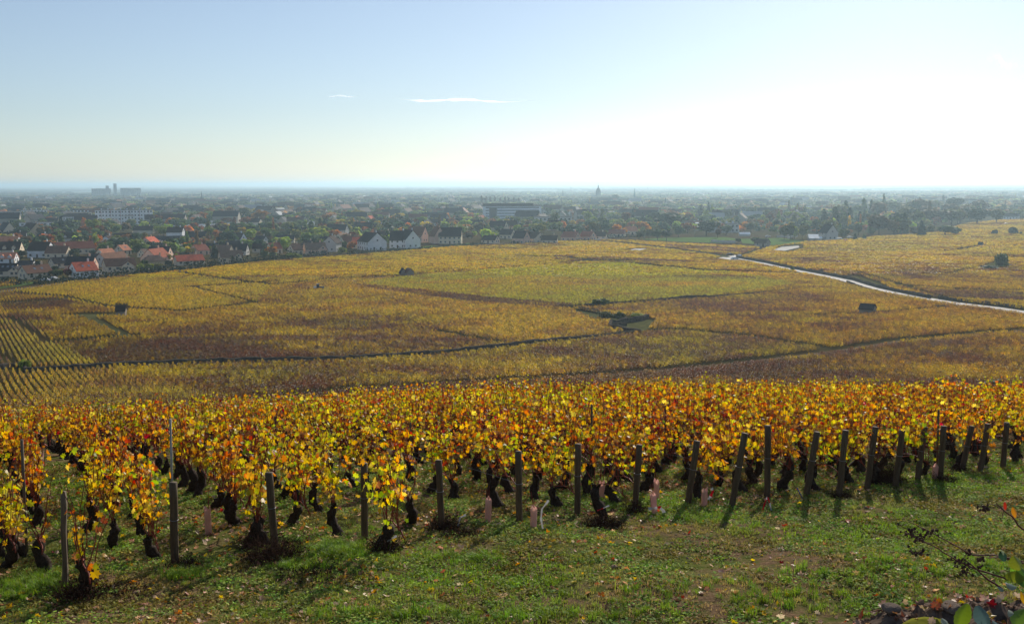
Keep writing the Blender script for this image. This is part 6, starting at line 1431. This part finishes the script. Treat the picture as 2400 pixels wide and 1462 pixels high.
# greenhouse-like pale shelters by the lawn
for k, (px_, py_, w_, h_, lb) in enumerate(((1745,553,24,9,'white marquee-like shelter by the right lawn'),(1908,557,28,8,'long pale shelter behind the thin-stemmed trees'),(1910,562,30,8,'low pale roofed shelter by the yard'))):
    p = at(px_, py_, 300); f = p.y/FPX; r = empty('pale_shelter', p, R(-5)); a, b = MB(), MB(); gable(a, b, w_*f, 6, h_*f*.5, h_*f*.4, base=-.5); a.obj('wall', M_PALEW, r); b.obj('roof', M_WHITE, r); tag(r, lb, 'shelter', 'pale shelters')
for (px_, py_, h_, lb) in ((1346,563,24,'tall grey street lamp by the pink houses'),(1628,558,40,'tall floodlight mast by the sports lawn'),(1679,555,44,'second floodlight mast by the sports lawn'),(1178,444,16,'thin distant mast on the hazy plain')):
    p = at(px_, py_, 300); f = p.y/FPX; r = empty('light_mast', p); m = MB(); m.tube([(0,0,-.2),(0,0,h_*f)], .10 if p.y < 2500 else 1.0, 6); m.obj('pole', M_CONC, r); m = MB(); m.box(-.9,.9,-.25,.25,h_*f,h_*f+.3); m.obj('lamp_head', M_WHITE, r); tag(r, lb, 'mast', 'light masts')
# cemetery: rows of small pale stones
g = np.random.default_rng(9); P = []
for k in range(520):
    px_, py_ = g.uniform(405, 590), g.uniform(520, 532); q = at(px_, py_, 500); P.append((q.x, q.y, q.z))
for k in range(300):
    px_, py_ = g.uniform(665, 735), g.uniform(520, 532); q = at(px_, py_, 500); P.append((q.x, q.y, q.z))
m = MB(); m.box(-.8,.8,-.2,.2,-.3,1.3); m.box(-.7,.7,-1.6,-.2,-.3,.4); cs = [m.mesh('grave_stone', WALL['white'])]
o = scatter('cemetery_graves', P, cs, np.c_[np.zeros((len(P),2)), g.choice([.1,.2], len(P))], g.uniform(.8, 1.6, len(P))); tag(o, 'rows of pale graves in the cemetery between orange trees', 'graves', None, 'stuff')
# thin bright streaks of cloud, far outside the haze
def cloud(px0, px1, py, hpx, label, seed, op=.8, Y=70000, tilt=0):
    t = NT('cloud_%d' % seed); co = t.n('ShaderNodeTexCoord').outputs['Generated']; mp = t.n('ShaderNodeMapping'); mp.inputs['Scale'].default_value = (7,1,1.2); t.l(co, mp.inputs[0]); nz = t.noise(1.9, 6, mp.outputs[0], .7); sx = t.n('ShaderNodeSeparateXYZ'); t.l(co, sx.inputs[0])
    def edge(s_, p_):
        q = t.math('ABSOLUTE', t.math('SUBTRACT', t.math('MULTIPLY', s_, 2.0), 1.0)); return t.math('SUBTRACT', 1.0, t.math('POWER', q, p_))
    al = t.math('MULTIPLY', t.math('MULTIPLY', edge(sx.outputs[0], 1.6), edge(sx.outputs[2], 1.2)), t.math('MAXIMUM', t.math('SUBTRACT', t.math('MULTIPLY', nz, 3.4), .75), 0.0)); al = t.math('MINIMUM', t.math('MULTIPLY', al, op), 1.0)
    tr = t.n('ShaderNodeBsdfTransparent'); df = t.n('ShaderNodeBsdfTranslucent'); df.inputs[0].default_value = (.95,.95,.95,1); d2 = t.n('ShaderNodeBsdfDiffuse'); d2.inputs[0].default_value = (.9,.9,.9,1); ad = t.n('ShaderNodeAddShader'); t.l(df.outputs[0], ad.inputs[0]); t.l(d2.outputs[0], ad.inputs[1])
    mx = t.n('ShaderNodeMixShader'); t.l(al, mx.inputs[0]); t.l(tr.outputs[0], mx.inputs[1]); t.l(ad.outputs[0], mx.inputs[2]); m_ = t.done(mx.outputs[0])
    a = atY(px0, py-tilt, Y); b = atY(px1, py+tilt, Y); hh = hpx*Y/FPX/2; n = 24; V = []; F = []
    for i in range(n+1):
        c = a.lerp(b, i/n); q = (math.sin(math.pi*i/n)**1.3+.02)*(.55+.45*math.sin(i*1.7+seed)*math.cos(i*.6)); c = c+Vector((0, 0, hh*.5*math.sin(i*.55+seed)))
        for s_ in (-1, 0, 1): V.append((c.x, c.y+(40 if s_ == 0 else 0), c.z+s_*hh*q))
    for i in range(n):
        for k in range(2): F.append((3*i+k, 3*i+3+k, 3*i+4+k, 3*i+1+k))
    mb = MB(); mb.smooth = True; mb.add(V, F); o = mb.obj('cloud', m_); tag(o, label, None, None, 'structure'); o.visible_shadow = True; return o
cloud(890,1265,236,11,'long thin white streak of cloud above the town',1,.6,70000,3)
cloud(755,850,226,7,'short faint streak of cloud left of the long one',2,.28,70000,1)
cloud(2300,2400,145,40,'faint wisp of cloud at the upper right',3,.12,70000,20)
